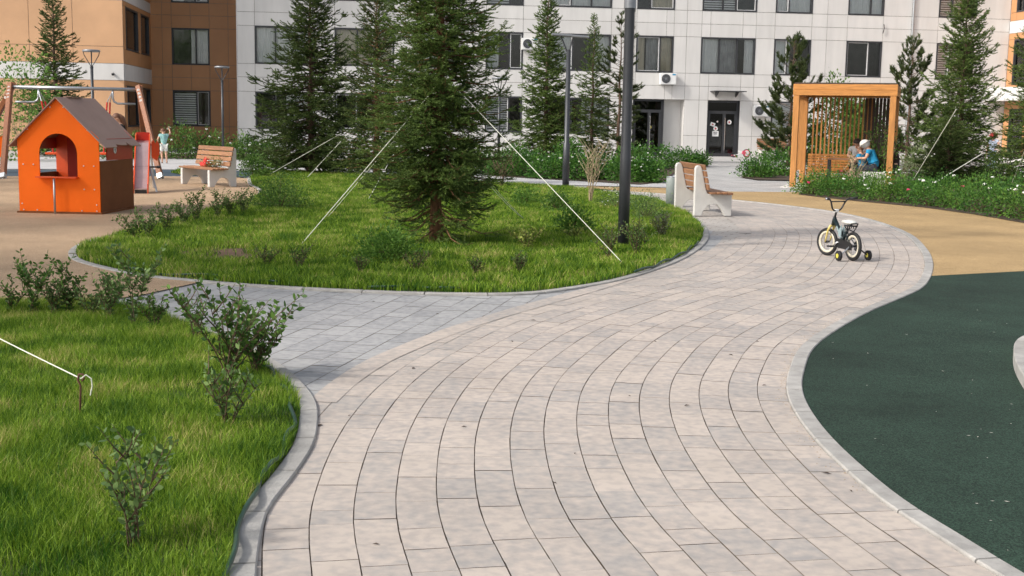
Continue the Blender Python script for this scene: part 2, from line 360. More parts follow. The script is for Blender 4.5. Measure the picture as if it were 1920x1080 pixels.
M_redor = mat('orange_red_panel', (.72, .085, .015), .35, .06, 3)
M_roof = mat('brown_panel', (.38, .25, .205), .75, .06, 3, spec=.2)
M_dkbrown = mat('dark_brown_panel', (.19, .075, .032), .8, .1, 3, spec=.1)
M_steel = mat('galvanised_steel', (.42, .44, .46), .38, .08, 8, metal=.7)
M_bolt = mat('pale_bolt_cap', (.75, .72, .7), .4, .04)
M_woodr = mat('red_brown_timber', (.27, .095, .035), .55, .25, 4, .25, stretch=(6, 6, 1))
M_benchw = mat('bench_timber', (.28, .135, .065), .6, .22, 5, .3, stretch=(1, 8, 8), island=.15)
M_conc = mat('pale_concrete', (.60, .58, .55), .8, .07, 4, .25, bscale=50, big=.05)
M_gaz = mat('honey_timber', (.47, .205, .055), .55, .22, 3.2, .2, stretch=(7, 7, .8), island=.1)
M_gazx = mat('honey_timber_beam', (.48, .205, .05), .55, .22, 3.2, .2, stretch=(.8, 7, 7), island=.1)
M_gdark = mat('dark_roof_board', (.06, .04, .03), .7, .2)
M_lamp = mat('graphite_metal', (.055, .058, .065), .4, .1, 3, metal=.3)
M_lamph = mat('lamp_head_metal', (.25, .26, .28), .35, .08, 3, metal=.4)
M_black = mat('black_rubber', (.012, .012, .013), .6, .2, 30, .1)
M_blkp = mat('black_plastic', (.016, .016, .018), .35, .1)
M_chrome = mat('bright_metal', (.6, .6, .62), .22, .05, metal=.9)
M_rim = mat('cream_rim', (.62, .57, .46), .4, .05)
M_yel = mat('pale_yellow_paint', (.62, .50, .16), .35, .05)
M_ylw = mat('yellow_plastic', (.62, .55, .08), .4, .05)
M_teal = mat('dark_teal_paint', (.008, .016, .018), .3, .1)
M_decal = mat('pale_blue_decal', (.28, .36, .38), .4, .05)
M_seat = mat('light_grey_vinyl', (.62, .62, .58), .45, .05)
M_whitep = mat('white_plastic', (.75, .75, .74), .35, .03)
M_pink = mat('pink_paint', (.75, .10, .16), .4, .05)
M_rope = mat('pale_rope', (.72, .72, .62), .8, .1, 60)
M_roper = mat('red_rope', (.6, .03, .02), .7, .1)
M_hose = mat('green_hose', (.02, .06, .035), .45, .15, 10)
M_skin = mat('skin', (.55, .31, .21), .55, .05, 8)
M_hair = mat('dark_hair', (.035, .018, .01), .55, .3, 40, stretch=(6, 6, 1))
M_hairb = mat('brown_hair', (.14, .06, .03), .55, .3, 40, stretch=(6, 6, 1))
M_fl_w = mat('white_petal', (.8, .8, .74), .6, .05)
M_fl_p = mat('magenta_petal', (.62, .03, .14), .6, .1)
M_rust = mat('rusty_iron', (.12, .05, .03), .8, .3, 40)
def cloth(n, c): return mat(n, c, .85, .12, 14, .2)

# ================================================================== GROUND
kr_in = [(2330, 1330), (2060, 1190), (1860, 1080), (1764, 1015), (1667, 956), (1576, 878), (1517, 817), (1482, 763), (1473, 728), (1479, 699), (1498, 656), (1544, 621), (1608, 586), (1670, 560), (1712, 540), (1730, 515), (1733, 490), (1722, 466), (1694, 440), (1634, 416), (1560, 399), (1480, 388), (1400, 379), (1320, 372), (1230, 364), (1130, 358), (1040, 352), (960, 348)]
KR = catmull(Gs(kr_in), .05)
def smooth(P, it):
    P = [p.copy() for p in P]
    for _ in range(it): P = [P[0]]+[(P[i-1]+P[i]*2+P[i+1])/4 for i in range(1, len(P)-1)]+[P[-1]]
    return P
KR = smooth(KR, 25)
def offset(P, d):
    out = []
    for i, p in enumerate(P):
        t = (P[min(i+2, len(P)-1)]-P[max(i-2, 0)]).normalized(); out.append(p+Vector((-t.y, t.x))*d)
    return out
L1_out = [(-400, 580), (-150, 572), (0, 567), (150, 570), (265, 580), (350, 604), (430, 640), (490, 667), (536, 695), (573, 730), (593, 760), (596, 795), (588, 838), (557, 890), (507, 956), (490, 1010), (481, 1080), (478, 1200), (480, 1400)]
L1 = catmull(Gs(L1_out), .05)
L2_out = [(128, 480), (150, 495), (250, 518), (360, 530), (500, 541), (700, 551), (850, 555), (960, 555), (1040, 549), (1150, 531), (1225, 510), (1285, 486), (1320, 461), (1329, 440), (1316, 418), (1285, 398), (1255, 385), (1225, 376), (1180, 368), (1100, 358), (1000, 350), (900, 344), (800, 336), (700, 329), (600, 325), (510, 323), (470, 330), (465, 345), (480, 354), (484, 362), (470, 374), (420, 388), (350, 406), (280, 424), (220, 440), (170, 453), (138, 465)]
L2 = catmull(Gs(L2_out), .06, True)
big = [(-900, -700), (900, -700), (900, 900), (-900, 900)]
sheet('ground', big, -.02, mat('far_ground', (.30, .29, .28), .9, .15, 2))
sheet('plaza_paving', [(-60, 17), (60, 17), (60, 64), (-60, 64)], -.012, M_plaza)
sheet('paving_bed', Gs([(-300, 1500), (2900, 1500), (2500, 460), (1700, 400), (1300, 372), (960, 352), (250, 480), (-300, 560)]), -.004, M_joint)
# --- warm slabs: columns follow the right-hand kerb
def tile_quads(m, quads, z):
    for q in quads:
        m.add([(q[0].x, q[0].y, z), (q[1].x, q[1].y, z), (q[2].x, q[2].y, z), (q[3].x, q[3].y, z)], [(0, 1, 2, 3)])
bound = catmull(Gs([(596, 756), (640, 718), (700, 680), (760, 653), (820, 629), (900, 602), (1000, 573), (1100, 545), (1185, 519)]), .1)
MAINPOLY = [p for p in bound]+Gs([(1400, 440), (1300, 340), (2700, 340), (3000, 1500), (200, 1500), (400, 1000), (560, 760)])
TW = .178
def columns():
    A = np.array([(p.x, p.y) for p in KR]); T = np.gradient(A, axis=0); T /= np.linalg.norm(T, axis=1)[:, None]; Nn = np.stack([-T[:, 1], T[:, 0]], 1)
    m = MB(); r = random.Random(3)
    for k in range(34):
        d0, d1 = k*TW+.0026, (k+1)*TW-.0020; mid = A+Nn*((d0+d1)/2)
        seg = np.linalg.norm(np.diff(mid, axis=0), axis=1)
        fwd = np.einsum('ij,ij->i', np.diff(mid, axis=0), T[:-1]) > 0
        s = np.concatenate([[0], np.cumsum(np.where(fwd, seg, 0))]); cur = r.random()*.2; tot = s[-1]
        E0, E1 = A+Nn*d0, A+Nn*d1; jt = lambda: Vector((r.uniform(-.0010, .0010), r.uniform(-.0010, .0010)))
        def pt(E, q): return Vector((np.interp(q, s, E[:, 0]), np.interp(q, s, E[:, 1])))
        while cur < tot-.1:
            L = r.choice([.18, .24, .24, .30, .36, .36, .42]); a, b = cur+.0018, min(cur+L-.0018, tot); cur += L
            c = (pt(E0, (a+b)/2)+pt(E1, (a+b)/2))/2
            if c.y < 2.5: continue
            if not inside([c], MAINPOLY)[0]: continue
            # keep only if this offset is the nearest one to the kerb
            dist = np.min(np.linalg.norm(A-np.array(c), axis=1))
            if dist < (d0+d1)/2-.06: continue
            h = (a+b)/2; z = .006+r.random()*.0022
            l0, l1, l2 = pt(E0, a), pt(E0, h), pt(E0, b); r0, r1, r2 = pt(E1, a), pt(E1, h), pt(E1, b)
            m.add([(p.x, p.y, z) for p in [q+jt() for q in (l0, l1, l2, r2, r1, r0)]], [(0, 1, 4, 5), (1, 2, 3, 4)])
    o = m.build('path_paving', M_paver); o['kind'] = 'structure'
columns()
def grey_tiles():
    a, b = G(572, 724).to_2d(), G(800, 600).to_2d(); d = (b-a).normalized(); n = Vector((-d.y, d.x)); m = MB(); r = random.Random(5)
    for k in range(-40, 60):
        x = -14+r.random()*.3
        while x < 16:
            L = r.choice([.2, .3, .4, .4]); P = [a+d*(x+.004)+n*(k*.2+.003), a+d*(x+L-.004)+n*(k*.2+.003), a+d*(x+L-.004)+n*((k+1)*.2-.0025), a+d*(x+.004)+n*((k+1)*.2-.0025)]; x += L
            c = (P[0]+P[2])/2
            if not (7 < c.y < 20) or abs(c.x) > 9: continue
            if inside([c-Vector((.5, .3))], MAINPOLY)[0] or c.x > 3: continue
            tile_quads(m, [P], .001+r.random()*.002)
    o = m.build('side_path_paving', M_grey); o['kind'] = 'structure'
grey_tiles()
# edging course on the boundary between grey and warm paving
bo = catmull([p for p in bound], .05)
mm = MB(); pts = resample(bo, .09)
for i in range(0, len(pts)-4, 4):
    q = [pts[i+j] for j in range(5)]; 
    out = []
    for j in range(5):
        t = (pts[min(i+j+1, len(pts)-1)]-pts[max(i+j-1, 0)]).normalized(); nn = Vector((-t.y, t.x)); out.append((q[j]+nn*.06, q[j]-nn*.11))
    z = .0095+random.random()*.001
    vs = [(o[0].x, o[0].y, z) for o in out]+[(o[1].x, o[1].y, z) for o in out]
    mm.add(vs, [(j, j+5, j+6, j+1) for j in range(4)])
struct(mm.build('path_edging', M_paver))
# kerbs
sheet('bench_apron', Gs([(1180, 372), (1235, 364), (1330, 371), (1420, 378), (1460, 410), (1430, 455), (1340, 462), (1300, 420)]), -.001, brick_mat('apron_paving', (.36, .335, .31), (.42, .385, .35), (.16, .12, .09), .36, .178, .4))
iA = next(i for i, p in enumerate(KR) if p.y > 3)
kerb('kerb', KR, .10, .022, -1, M_kerb)
# rubber surfaces
kro = offset(KR, -.098)
kn = min(range(len(kro)), key=lambda i: (kro[i]-G(1738, 519).to_2d()).length)
sheet('green_rubber_surface', [kro[i] for i in range(0, kn, 3)]+[kro[kn]]+Gs([(1920, 510), (2500, 490)])+[Vector((30, 14)), Vector((30, 1))], .012, M_green)
ke = min(range(len(kro)), key=lambda i: (kro[i]-G(1230, 364).to_2d()).length)
sheet('ochre_rubber_surface', [kro[kn]]+[kro[i] for i in range(kn+1, ke, 4)]+Gs([(1100, 353), (1100, 350), (1240, 353), (1371, 360), (1600, 362), (2600, 380), (2500, 490), (1920, 510)]), .012, M_ochre)
sheet('tan_rubber_surface', Gs([(-900, 600), (0, 590), (262, 556), (330, 541), (392, 527), (500, 500), (620, 400), (540, 345), (440, 333), (300, 331), (0, 331), (-900, 331)]), .012, M_tan)
sheet('blue_rubber_surface', Gs([(-900, 331.5), (0, 331.5), (300, 331.5), (440, 333.5), (500, 330), (470, 322), (330, 319), (0, 319), (-900, 319)]), .011, M_blue)
sheet('side_walkway', Gs([(-900, 318), (0, 317), (330, 318), (470, 321), (900, 343), (1250, 352), (1300, 345), (900, 318), (500, 296), (0, 295), (-900, 294)]), .006, mat('pale_walkway', (.46, .45, .45), .85, .08, 1.5))
# entrance terrace in front of the white building
ter = MB(); a, b = G(1180, 303), G(1480, 306)
d = (b-a).normalized(); n = Vector((-d.y, d.x, 0))
P4 = [a-d*6, b+d*6, b+d*6+n*12, a-d*6+n*12]
ter.add([(p.x, p.y, .05) for p in P4]+[(p.x, p.y, -.03) for p in P4], [(0, 1, 2, 3), (0, 4, 5, 1), (1, 5, 6, 2), (2, 6, 7, 3), (3, 7, 4, 0)])
struct(ter.build('entrance_terrace', mat('terrace_concrete', (.42, .41, .40), .8, .08, 2, big=.06)))
# lawns
def inset(P, d): return offset(P, d)
l1in = offset(L1, -.10)   # lawn lies to the right of travel
L1poly = [l1in[i] for i in range(0, len(l1in), 2)]+[Vector((-14, 2.0)), Vector((-14, 11.5))]
kerb('lawn_kerb', L1, .10, .024, -1, M_kerb)
sheet('lawn_soil', L1poly, .02, M_turf)
L2c = L2+[L2[0]]
l2in = offset(L2, .09)
kerb('island_kerb', L2c, .09, .024, 1, M_kerb)
L2poly = [l2in[i] for i in range(0, len(l2in), 2)]
sheet('island_soil', L2poly, .02, M_turf)
stripP = Gs([(500, 304), (800, 307), (905, 316), (880, 323), (700, 317), (500, 314)])
sheet('strip_soil', stripP, .02, M_turf)
strip2 = Gs([(338, 319), (400, 317), (440, 324), (430, 331), (350, 330), (320, 325)])
sheet('patch_soil', strip2, .02, M_turf)
bedC = Gs([(860, 322), (930, 331), (1010, 336), (1100, 341), (1200, 347), (1243, 342), (1262, 327), (1328, 312), (1322, 300), (1180, 298), (1000, 292), (850, 290)])
sheet('rose_bed_soil', bedC, .022, M_soil)
bedR = Gs([(1497, 366), (1555, 373), (1612, 379), (1729, 390), (1830, 404), (1920, 420), (2100, 455), (2400, 500), (2400, 330), (1700, 325), (1520, 350)])
sheet('flower_bed_soil', bedR, .022, M_soil)
bedS = Gs([(1388, 333), (1420, 338), (1480, 339), (1495, 330), (1480, 318), (1420, 317)])
sheet('round_bed_soil', bedS, .022, M_soil)
hedgeB = Gs([(200, 297), (500, 299), (500, 290), (200, 288)])
sheet('hedge_bed_soil', hedgeB, .022, M_soil)
# bare earth patch on the island lawn
ec = Gs([(330, 482), (370, 470), (430, 468), (490, 474), (500, 488), (440, 497), (370, 495)])
ecs = catmull(ec, .2, True)
em = MB(); cx = sum((p for p in ecs), Vector((0, 0)))/len(ecs)
em.add([(cx.x, cx.y, .034)]+[(cx.x+(p.x-cx.x)*.55, cx.y+(p.y-cx.y)*.55, .026+random.random()*.012) for p in ecs]+[(p.x, p.y, .021) for p in ecs],
       [(0, 1+i, 1+(i+1) % len(ecs)) for i in range(len(ecs))]+[(1+i, 1+len(ecs)+i, 1+len(ecs)+(i+1) % len(ecs), 1+(i+1) % len(ecs)) for i in range(len(ecs))])
struct(em.build('bare_earth', mat('bare_soil', (.13, .075, .045), .95, .4, 14, .8)))
# planter kerb at right edge
pl = catmull(Gs([(2150, 640), (1990, 640), (1925, 648), (1902, 662), (1900, 690), (1912, 720), (1935, 752), (1990, 800), (2150, 850)]), .06)
kerb('planter_kerb', pl, .09, .09, 1, M_kerb, .5)
sheet('planter_soil', offset(pl, .085)[::2], .06, M_soil)

# ------------------------------------------------------------------ grass
def grass(name, poly, dens, hmean, wid, label, z=.02, avoid=None, seg=True, ymax=99, xr=None):
    P = np.array([(p[0], p[1]) for p in poly]); lo, hi = P.min(0), P.max(0); 
    if xr: lo[0], hi[0] = max(lo[0], xr[0]), min(hi[0], xr[1])
    hi[1] = min(hi[1], ymax)
    n = int(dens*(hi[0]-lo[0])*(hi[1]-lo[1])); Q = rng.uniform(lo, hi, (n, 2)); Q = Q[inside(Q, poly)]
    # only what the lens can see, with a margin
    yy = Q[:, 1]; Q = Q[(np.abs(Q[:, 0]) < yy*.50+1.2) & (yy > 2.9)]
    # clumps and thin spots
    cl = (np.sin(Q[:, 0]*5.1+np.sin(Q[:, 1]*3.7)*2)+np.sin(Q[:, 1]*6.3+np.sin(Q[:, 0]*4.1)*2)+np.sin(Q[:, 0]*1.3+Q[:, 1]*1.9)*1.2)/3.2
    keep = rng.random(len(Q)) < .80+.3*cl
    if avoid is not None: keep &= ~(inside(Q, avoid) & (rng.random(len(Q)) < .45+.5*(np.sin(Q[:, 0]*9+np.sin(Q[:, 1]*7)) > -.3)))
    Q = Q[keep]; cl = cl[keep]; n = len(Q)
    H_ = hmean*(1+.38*cl)*rng.uniform(.45, 1.35, n); az = rng.uniform(0, 2*np.pi, n); lean = rng.uniform(.1, .75, n)*H_
    fx = rng.uniform(0, 2*np.pi, n); w = wid*rng.uniform(.6, 1.3, n)/2
    B = np.stack([Q[:, 0], Q[:, 1], np.full(n, z)], 1); D = np.stack([np.cos(az), np.sin(az), np.zeros(n)], 1); X = np.stack([np.cos(fx), np.sin(fx), np.zeros(n)], 1)*w[:, None]
    U = np.array([0, 0, 1.])
    if seg:
        m1 = B+D*(lean*.28)[:, None]+U*(H_*.55)[:, None]; tp = B+D*lean[:, None]+U*H_[:, None]*.95
        V = np.stack([B-X, B+X, m1+X*.8, m1-X*.8, tp+X*.12, tp-X*.12], 1).reshape(-1, 3); i = np.arange(n)[:, None]*6
        Fc = np.concatenate([i+np.array([[0, 1, 2, 3]]), i+np.array([[3, 2, 4, 5]])], 0)
    else:
        tp = B+D*lean[:, None]+U*H_[:, None]; V = np.stack([B-X, B+X, tp], 1).reshape(-1, 3); Fc = np.arange(n)[:, None]*3+np.array([[0, 1, 2]])
    o = raw(name, V, Fc, M_grass); struct(o, 'stuff', label, 'grass'); return o
grass('lawn_grass', L1poly, 17000, .062, .0032, 'tall green grass of the lawn in the left foreground', ymax=12)
grass('island_grass', L2poly, 3600, .075, .0085, 'green grass of the rounded lawn under the big spruce', avoid=ecs)
grass('strip_grass', stripP, 500, .10, .03, 'thin strip of grass beyond the far walkway', seg=False)
grass('patch_grass', strip2, 600, .08, .03, 'small grass patch behind the bench beside the blue surface', seg=False)

# ================================================================== BUILDINGS
AL = R(7); e_u = Vector((c_(AL), s_(AL), 0)); e_n = Vector((s_(AL), -c_(AL), 0)); BP0 = G(1320, 295)
def panels(mb, mi_fn, us, zs, openings, y=-.03, gap=.009, plane='u', c=0.):
    """cladding panels on the grid us x zs, skipping openings; local coords of the building"""
    for i in range(len(us)-1):
        for j in range(len(zs)-1):
            cu, cz = (us[i]+us[i+1])/2, (zs[j]+zs[j+1])/2
            if any(o[0] < cu < o[1] and o[2] < cz < o[3] for o in openings): continue
            a, b = us[i]+gap, us[i+1]-gap; e, f = zs[j]+gap, zs[j+1]-gap
            if b-a < .02 or f-e < .02: continue
            if plane == 'u': mb.bb((a, y, e), (b, y+.02, f), mi_fn(cu, cz))
            else: mb.bb((c, a, e), (c+.02, b, f), mi_fn(cu, cz))
def backing(mb, us, zs, openings, y, mi, depth=.2, plane='u', c=0.):
    for i in range(len(us)-1):
        for j in range(len(zs)-1):
            cu, cz = (us[i]+us[i+1])/2, (zs[j]+zs[j+1])/2
            if any(o[0] < cu < o[1] and o[2] < cz < o[3] for o in openings): continue
            if plane == 'u': mb.add([(us[i], y, zs[j]), (us[i+1], y, zs[j]), (us[i+1], y, zs[j+1]), (us[i], y, zs[j+1])], [(0, 1, 2, 3)], mi)
            else: mb.add([(c, us[i], zs[j]), (c, us[i+1], zs[j]), (c, us[i+1], zs[j+1]), (c, us[i], zs[j+1])], [(0, 1, 2, 3)], mi)
def ucuts(u0, u1, openings, extra=()):
    L = sorted(set([u0, u1]+[v for o in openings for v in o[:2]]+list(extra))); return [v for v in L if u0 <= v <= u1]
wr = random.Random(11)
def window(parent, u0, u1, z0, z1, M=None, kind=None, curtain=None):
    """one window: frame with sashes, pane, curtains and the dark room behind, in wall coords (x along, y into the wall)"""
    M = M or Matrix.Identity(4); w, h = u1-u0, z1-z0
    f = MB(); t = .07; y0, y1 = -.045, .12
    f.bb((u0, y0, z0), (u1, y1, z0+t)); f.bb((u0, y0, z1-t), (u1, y1, z1)); f.bb((u0, y0, z0+t), (u0+t, y1, z1-t)); f.bb((u1-t, y0, z0+t), (u1, y1, z1-t))
    if kind == 'none': divs = []
    else: divs = [.64] if w < 2.2 else ([.34, .67] if wr.random() < .5 else [.38, .62])
    if w < 2.2 and wr.random() < .25: divs = [.36]
    xs = [u0+t]+[u0+w*d for d in divs]+[u1-t]
    for d in xs[1:-1]: f.bb((d-.035, .0, z0+t), (d+.035, .09, z1-t))
    s_i = wr.randrange(len(xs)-1) if kind != 'none' else -1
    o = f.build('window', M_frame, parent); o.matrix_local = M
    if s_i >= 0 and wr.random() < .6 and len(xs) > 2:
        a, b = xs[s_i]+(.035 if s_i else 0), xs[s_i+1]-(.035 if s_i < len(xs)-2 else 0)
        if b-a < 1.2:
            q = MB(); e = .03
            q.bb((a, -.004, z0+t), (b, .05, z0+t+e)); q.bb((a, -.004, z1-t-e), (b, .05, z1-t)); q.bb((a, -.004, z0+t+e), (a+e, .05, z1-t-e)); q.bb((b-e, -.004, z0+t+e), (b, .05, z1-t-e))
            q.build('sash', M_frame_w, o)
    p = MB()
    p.bb((u0+t, .052, z0+t), (u1-t, .060, z1-t)); p.build('pane', M_glass, o)
    rm = MB(); d = 1.6
    V = [(u0, .121, z0), (u1, .121, z0), (u1, .121, z1), (u0, .121, z1), (u0-.4, d, z0-.4), (u1+.4, d, z0-.4), (u1+.4, d, z1+.3), (u0-.4, d, z1+.3)]
    rm.add(V, [(4, 5, 6, 7), (0, 4, 7, 3), (1, 2, 6, 5), (0, 1, 5, 4), (3, 7, 6, 2)]); rm.build('room', M_room, o)
    curtain = curtain or wr.choice(['both', 'left', 'right', 'full', 'both', 'none', 'blind', 'right'])
    def drape(a, b, mt, yy=.155):
        n = max(6, int((b-a)/.035)); c = MB(); vs = []
        for i in range(n+1):
            x = a+(b-a)*i/n; y = yy+.035*s_(i*1.9)+.02*s_(i*.7+a); vs += [(x, y, z0-.05), (x, y, z1-.04)]
        c.add(vs, [(2*i, 2*i+2, 2*i+3, 2*i+1) for i in range(n)]); c.build('curtain', M_curt3 if (mt is M_curt and u0*7 % 1 < .3) else mt, o, smooth=True)
    if curtain == 'blind':
        c = MB(); n = 14
        for i in range(n): c.bb((u0+t, .14, z0+.1+(h-.2)*i/n), (u0+w*.62, .15, z0+.1+(h-.2)*(i+.62)/n))
        c.build('curtain', M_curt, o)
    elif curtain == 'full': drape(u0+.03, u1-.03, M_curt)
    elif curtain == 'both':
        k = wr.uniform(.2, .42); drape(u0+.03, u0+w*k, M_curt); drape(u1-w*wr.uniform(.15, .42), u1-.03, M_curt)
        if wr.random() < .5: drape(u0+w*.3, u1-w*.3, M_curt2, .25)
    elif curtain == 'left': drape(u0+.03, u0+w*wr.uniform(.35, .6), M_curt)
    elif curtain == 'right': drape(u0+w*wr.uniform(.4, .65), u1-.03, M_curt)
    return o
# ---- white building
WB = thing('apartment_building', 'white panelled apartment building with dark framed windows across the background', 'building', BP0, AL)
W_rows = [(1.05, 2.81), (4.03, 5.76), (7.0, 8.73), (9.97, 11.7)]
W_cols = [(-21.5, -18.75), (-17.85, -15.1), (-13.9, -12.1), (-10.78, -9.02), (-7.76, -4.78), (-3.55, -1.72), (-.36, 2.34), (3.28, 5.13), (6.93, 8.75), (11.57, 13.52)]
WO = []
for ri, (z0, z1) in enumerate(W_rows):
    for ci, (a, b) in enumerate(W_cols):
        if ri == 0 and ci in (5, 6): continue
        WO.append((a, b, z0, z1))
DO = [(-3.62, -2.09, 0, 2.76), (.08, 1.68, 0, 2.76), (-2.09, -1.09, 0, 2.76)]
us = ucuts(-22.3, 15.3, [o for o in WO if o[2] > 3]+DO[1:2], [-22.3, 10.2, -11.4, -16.5, -1.09, 2.75, 5.9, -3.62])
zs = [0, 1.05, 2.785, 3.42, 4.03, 5.76, 6.38, 7.0, 8.73, 9.35, 9.97, 11.7, 12.6]
zs = [0, .02, 1.05, 2.76, 2.81, 3.42, 4.03, 5.76, 6.38, 7.0, 8.73, 9.35, 9.97, 11.7, 12.6]
ALLO = WO+DO
wall = MB(); usf = ucuts(-22.3, 15.3, ALLO, us)
zz = [0.02, 1.05, 2.76, 3.42, 4.03, 5.76, 6.38, 7.0, 8.73, 9.35, 9.97, 11.7, 12.6]
WO = [(a, b, z0, (2.76 if z1 == 2.81 else z1)) for a, b, z0, z1 in WO]; ALLO = WO+DO
panels(wall, lambda u, z: 0, us if False else ucuts(-22.3, 15.3, WO[-10:]+DO, [-11.4, -16.5, 10.2, 5.9]), zz, ALLO, -.03)
backing(wall, usf, [0]+zz[1:], ALLO, -.008, 1)
# end returns, roof slab and niche
wall.bb((-22.33, -.03, 0), (-22.302, 14, 12.6)); wall.bb((15.302, -.0, 0), (15.33, 14, 12.6))
wall.bb((-22.4, -.12, 12.602), (15.4, 14, 12.8), 1)
wall.add([(-22.3, 13.9, 0), (15.3, 13.9, 0), (15.3, 13.9, 12.6), (-22.3, 13.9, 12.6)], [(0, 3, 2, 1)], 1)
nd = .55
wall.add([(-2.09, nd, 0), (-1.09, nd, 0), (-1.09, nd, 2.76), (-2.09, nd, 2.76)], [(0, 1, 2, 3)])
wall.add([(-1.09, nd, 0), (-1.09, -.03, 0), (-1.09, -.03, 2.76), (-1.09, nd, 2.76)], [(0, 1, 2, 3)])
wall.add([(-2.09, nd, 2.76), (-1.09, nd, 2.76), (-1.09, -.03, 2.76), (-2.09, -.03, 2.76)], [(0, 1, 2, 3)])
wall.build('wall', [M_white, M_back], WB)
forced = {(0, 1): 'full', (6, 1): 'both', (3, 1): 'left', (8, 1): 'none', (7, 1): 'left', (5, 1): 'both', (4, 1): 'both', (8, 2): 'full'}
for ri, (z0, z1) in enumerate(W_rows):
    for ci, (a, b) in enumerate(W_cols):
        if ri == 0 and ci in (5, 6): continue
        window(WB, a, b, z0, 2.76 if ri == 0 else z1, None, None, forced.get((ci, ri)))
def door(u0, u1, stickers):
    h = 2.76; f = MB(); t = .1; y0, y1 = .12, .22
    f.bb((u0, y0, 0.05), (u0+t, y1, h)); f.bb((u1-t, y0, 0.05), (u1, y1, h)); f.bb((u0+t, y0, h-t), (u1-t, y1, h)); f.bb((u0+t, y0, 2.12), (u1-t, y1, 2.26)); f.bb((u0+t, y0, .05), (u1-t, y1, .2))
    mx = u0+(u1-u0)*.56; f.bb((mx-.07, y0-.01, .2), (mx+.07, y1, 2.12))
    f.bb((u0+t, y0+.01, .2), (u0+t+.09, y1-.01, 2.12)); f.bb((u1-t-.09, y0+.01, .2), (u1-t, y1-.01, 2.12))
    # reveals
    f.add([(u0, -.03, 0), (u0, .2, 0), (u0, .2, h), (u0, -.03, h)], [(0, 1, 2, 3)]); f.add([(u1, .2, 0), (u1, -.03, 0), (u1, -.03, h), (u1, .2, h)], [(0, 1, 2, 3)]); f.add([(u0, .2, h), (u1, .2, h), (u1, -.03, h), (u0, -.03, h)], [(0, 1, 2, 3)])
    d = f.build('door', M_frame, WB)
    p = MB(); p.bb((u0+t, .165, .2), (u1-t, .172, h-t)); p.build('pane', M_dglass, d)
    hd = MB(); hd.tube([(mx+.03, .11, .35), (mx+.03, .07, .4), (mx+.03, .07, 1.9), (mx+.03, .11, 1.95)], .018, 8); hd.build('handle', M_chrome, d)
    rm = MB(); V = [(u0, .23, 0), (u1, .23, 0), (u1, .23, h), (u0, .23, h), (u0-.3, 3, 0), (u1+.3, 3, 0), (u1+.3, 3, h), (u0-.3, 3, h)]
    rm.add(V, [(4, 5, 6, 7), (0, 4, 7, 3), (1, 2, 6, 5), (0, 1, 5, 4), (3, 7, 6, 2)]); rm.bb((mx+.1, 1.2, 0), (mx+.35, 1.5, h-.1)); rm.build('room', M_room, d)
    for (x, z, r, k) in stickers:
        s = MB()
        if k == 'disc': s.tube([(x, .158, z), (x, .164, z)], r, 20); s.tube([(x, .155, z), (x, .1575, z)], r*.45, 16, 1)
        elif k == 'sheet': s.box((x, .161, z), (r*2, .004, r*1.6)); s.box((x, .158, z-.01), (r*1.1, .0015, r*.2), None, 1); s.box((x, .158, z+.05), (r*1.3, .0015, r*.2), None, 1)
        else: s.box((x, .161, z), (r*2, .004, r*1.5), (0, R(18), 0)); s.box((x, .158, z), (r*.7, .0015, r*.6), (0, R(18), 0), 1)
        s.build('sticker', [mat('yellow_sticker', (.75, .62, .12), .5, .03) if k == 'disc' and u0 < -1 else M_whitep, mat('red_print', (.45, .08, .08), .5) if k != 'sheet' else M_frame], d)
door(-3.62, -2.09, [(-2.72, 1.42, .09, 'disc')])
door(.08, 1.68, [(1.25, 1.72, .11, 'disc'), (.42, 1.60, .12, 'tilt'), (.57, 1.40, .11, 'disc'), (.57, 1.15, .16, 'sheet'), (.65, 1.74, .04, 'disc')])
cn = MB(); cn.bb((.18, -.95, 3.17), (1.72, -.02, 3.21)); cn.tube([(.45, -.03, 3.0), (.45, -.3, 3.02), (.45, -.55, 3.17)], .022); cn.tube([(1.45, -.03, 3.0), (1.45, -.3, 3.02), (1.45, -.55, 3.17)], .022)
for x in (.45, 1.45): cn.add([(x-.02, -.04, 3.17), (x-.02, -.6, 3.17), (x-.02, -.04, 2.92), (x+.02, -.04, 3.17), (x+.02, -.6, 3.17), (x+.02, -.04, 2.92)], [(0, 1, 2), (3, 5, 4), (1, 4, 5, 2)])
cn.build('canopy', M_frame, WB)
dp = MB(); dp.tube([(10.24, -.1, .3), (10.24, -.1, 12.5)], .05, 10); [dp.bb((10.17, -.12, z), (10.31, -.03, z+.04)) for z in (1.5, 3.3, 5, 6.6, 8.3, 10)]
dp.build('downpipe', M_steel, WB)
lk = MB(); lk.tube([(8.75, -.1, 6.6), (8.78, -.12, 6.4), (8.72, -.1, 6.15)], .02); lk.build('cable', M_frame, WB)
# ---- brown building on the left
LB = thing('apartment_building', 'ochre brown apartment building with white bands on the left', 'building', BP0, AL)
w2 = MB()
BO = [(-25.8, -24.0, z0, z1) for z0, z1 in [(1.08, 2.82), (4.06, 5.82), (7.03, 8.8), (10, 11.75)]]
zb = [.0, 1.08, 2.82, 3.44, 4.06, 5.82, 6.43, 7.03, 8.8, 9.4, 10, 11.75, 12.6]
def shift(o, y): return [(a, b, c, d) for a, b, c, d in o]
panels(w2, lambda u, z: 0, [-26.8, -26.25, -25.8, -24.9, -24.0, -23.1, -22.35], zb, [(a, b, c, d) for a, b, c, d in BO], 3.8-.03)
backing(w2, [-26.8, -25.8, -24.0, -22.35], zb, BO, 3.8-.008, 3)
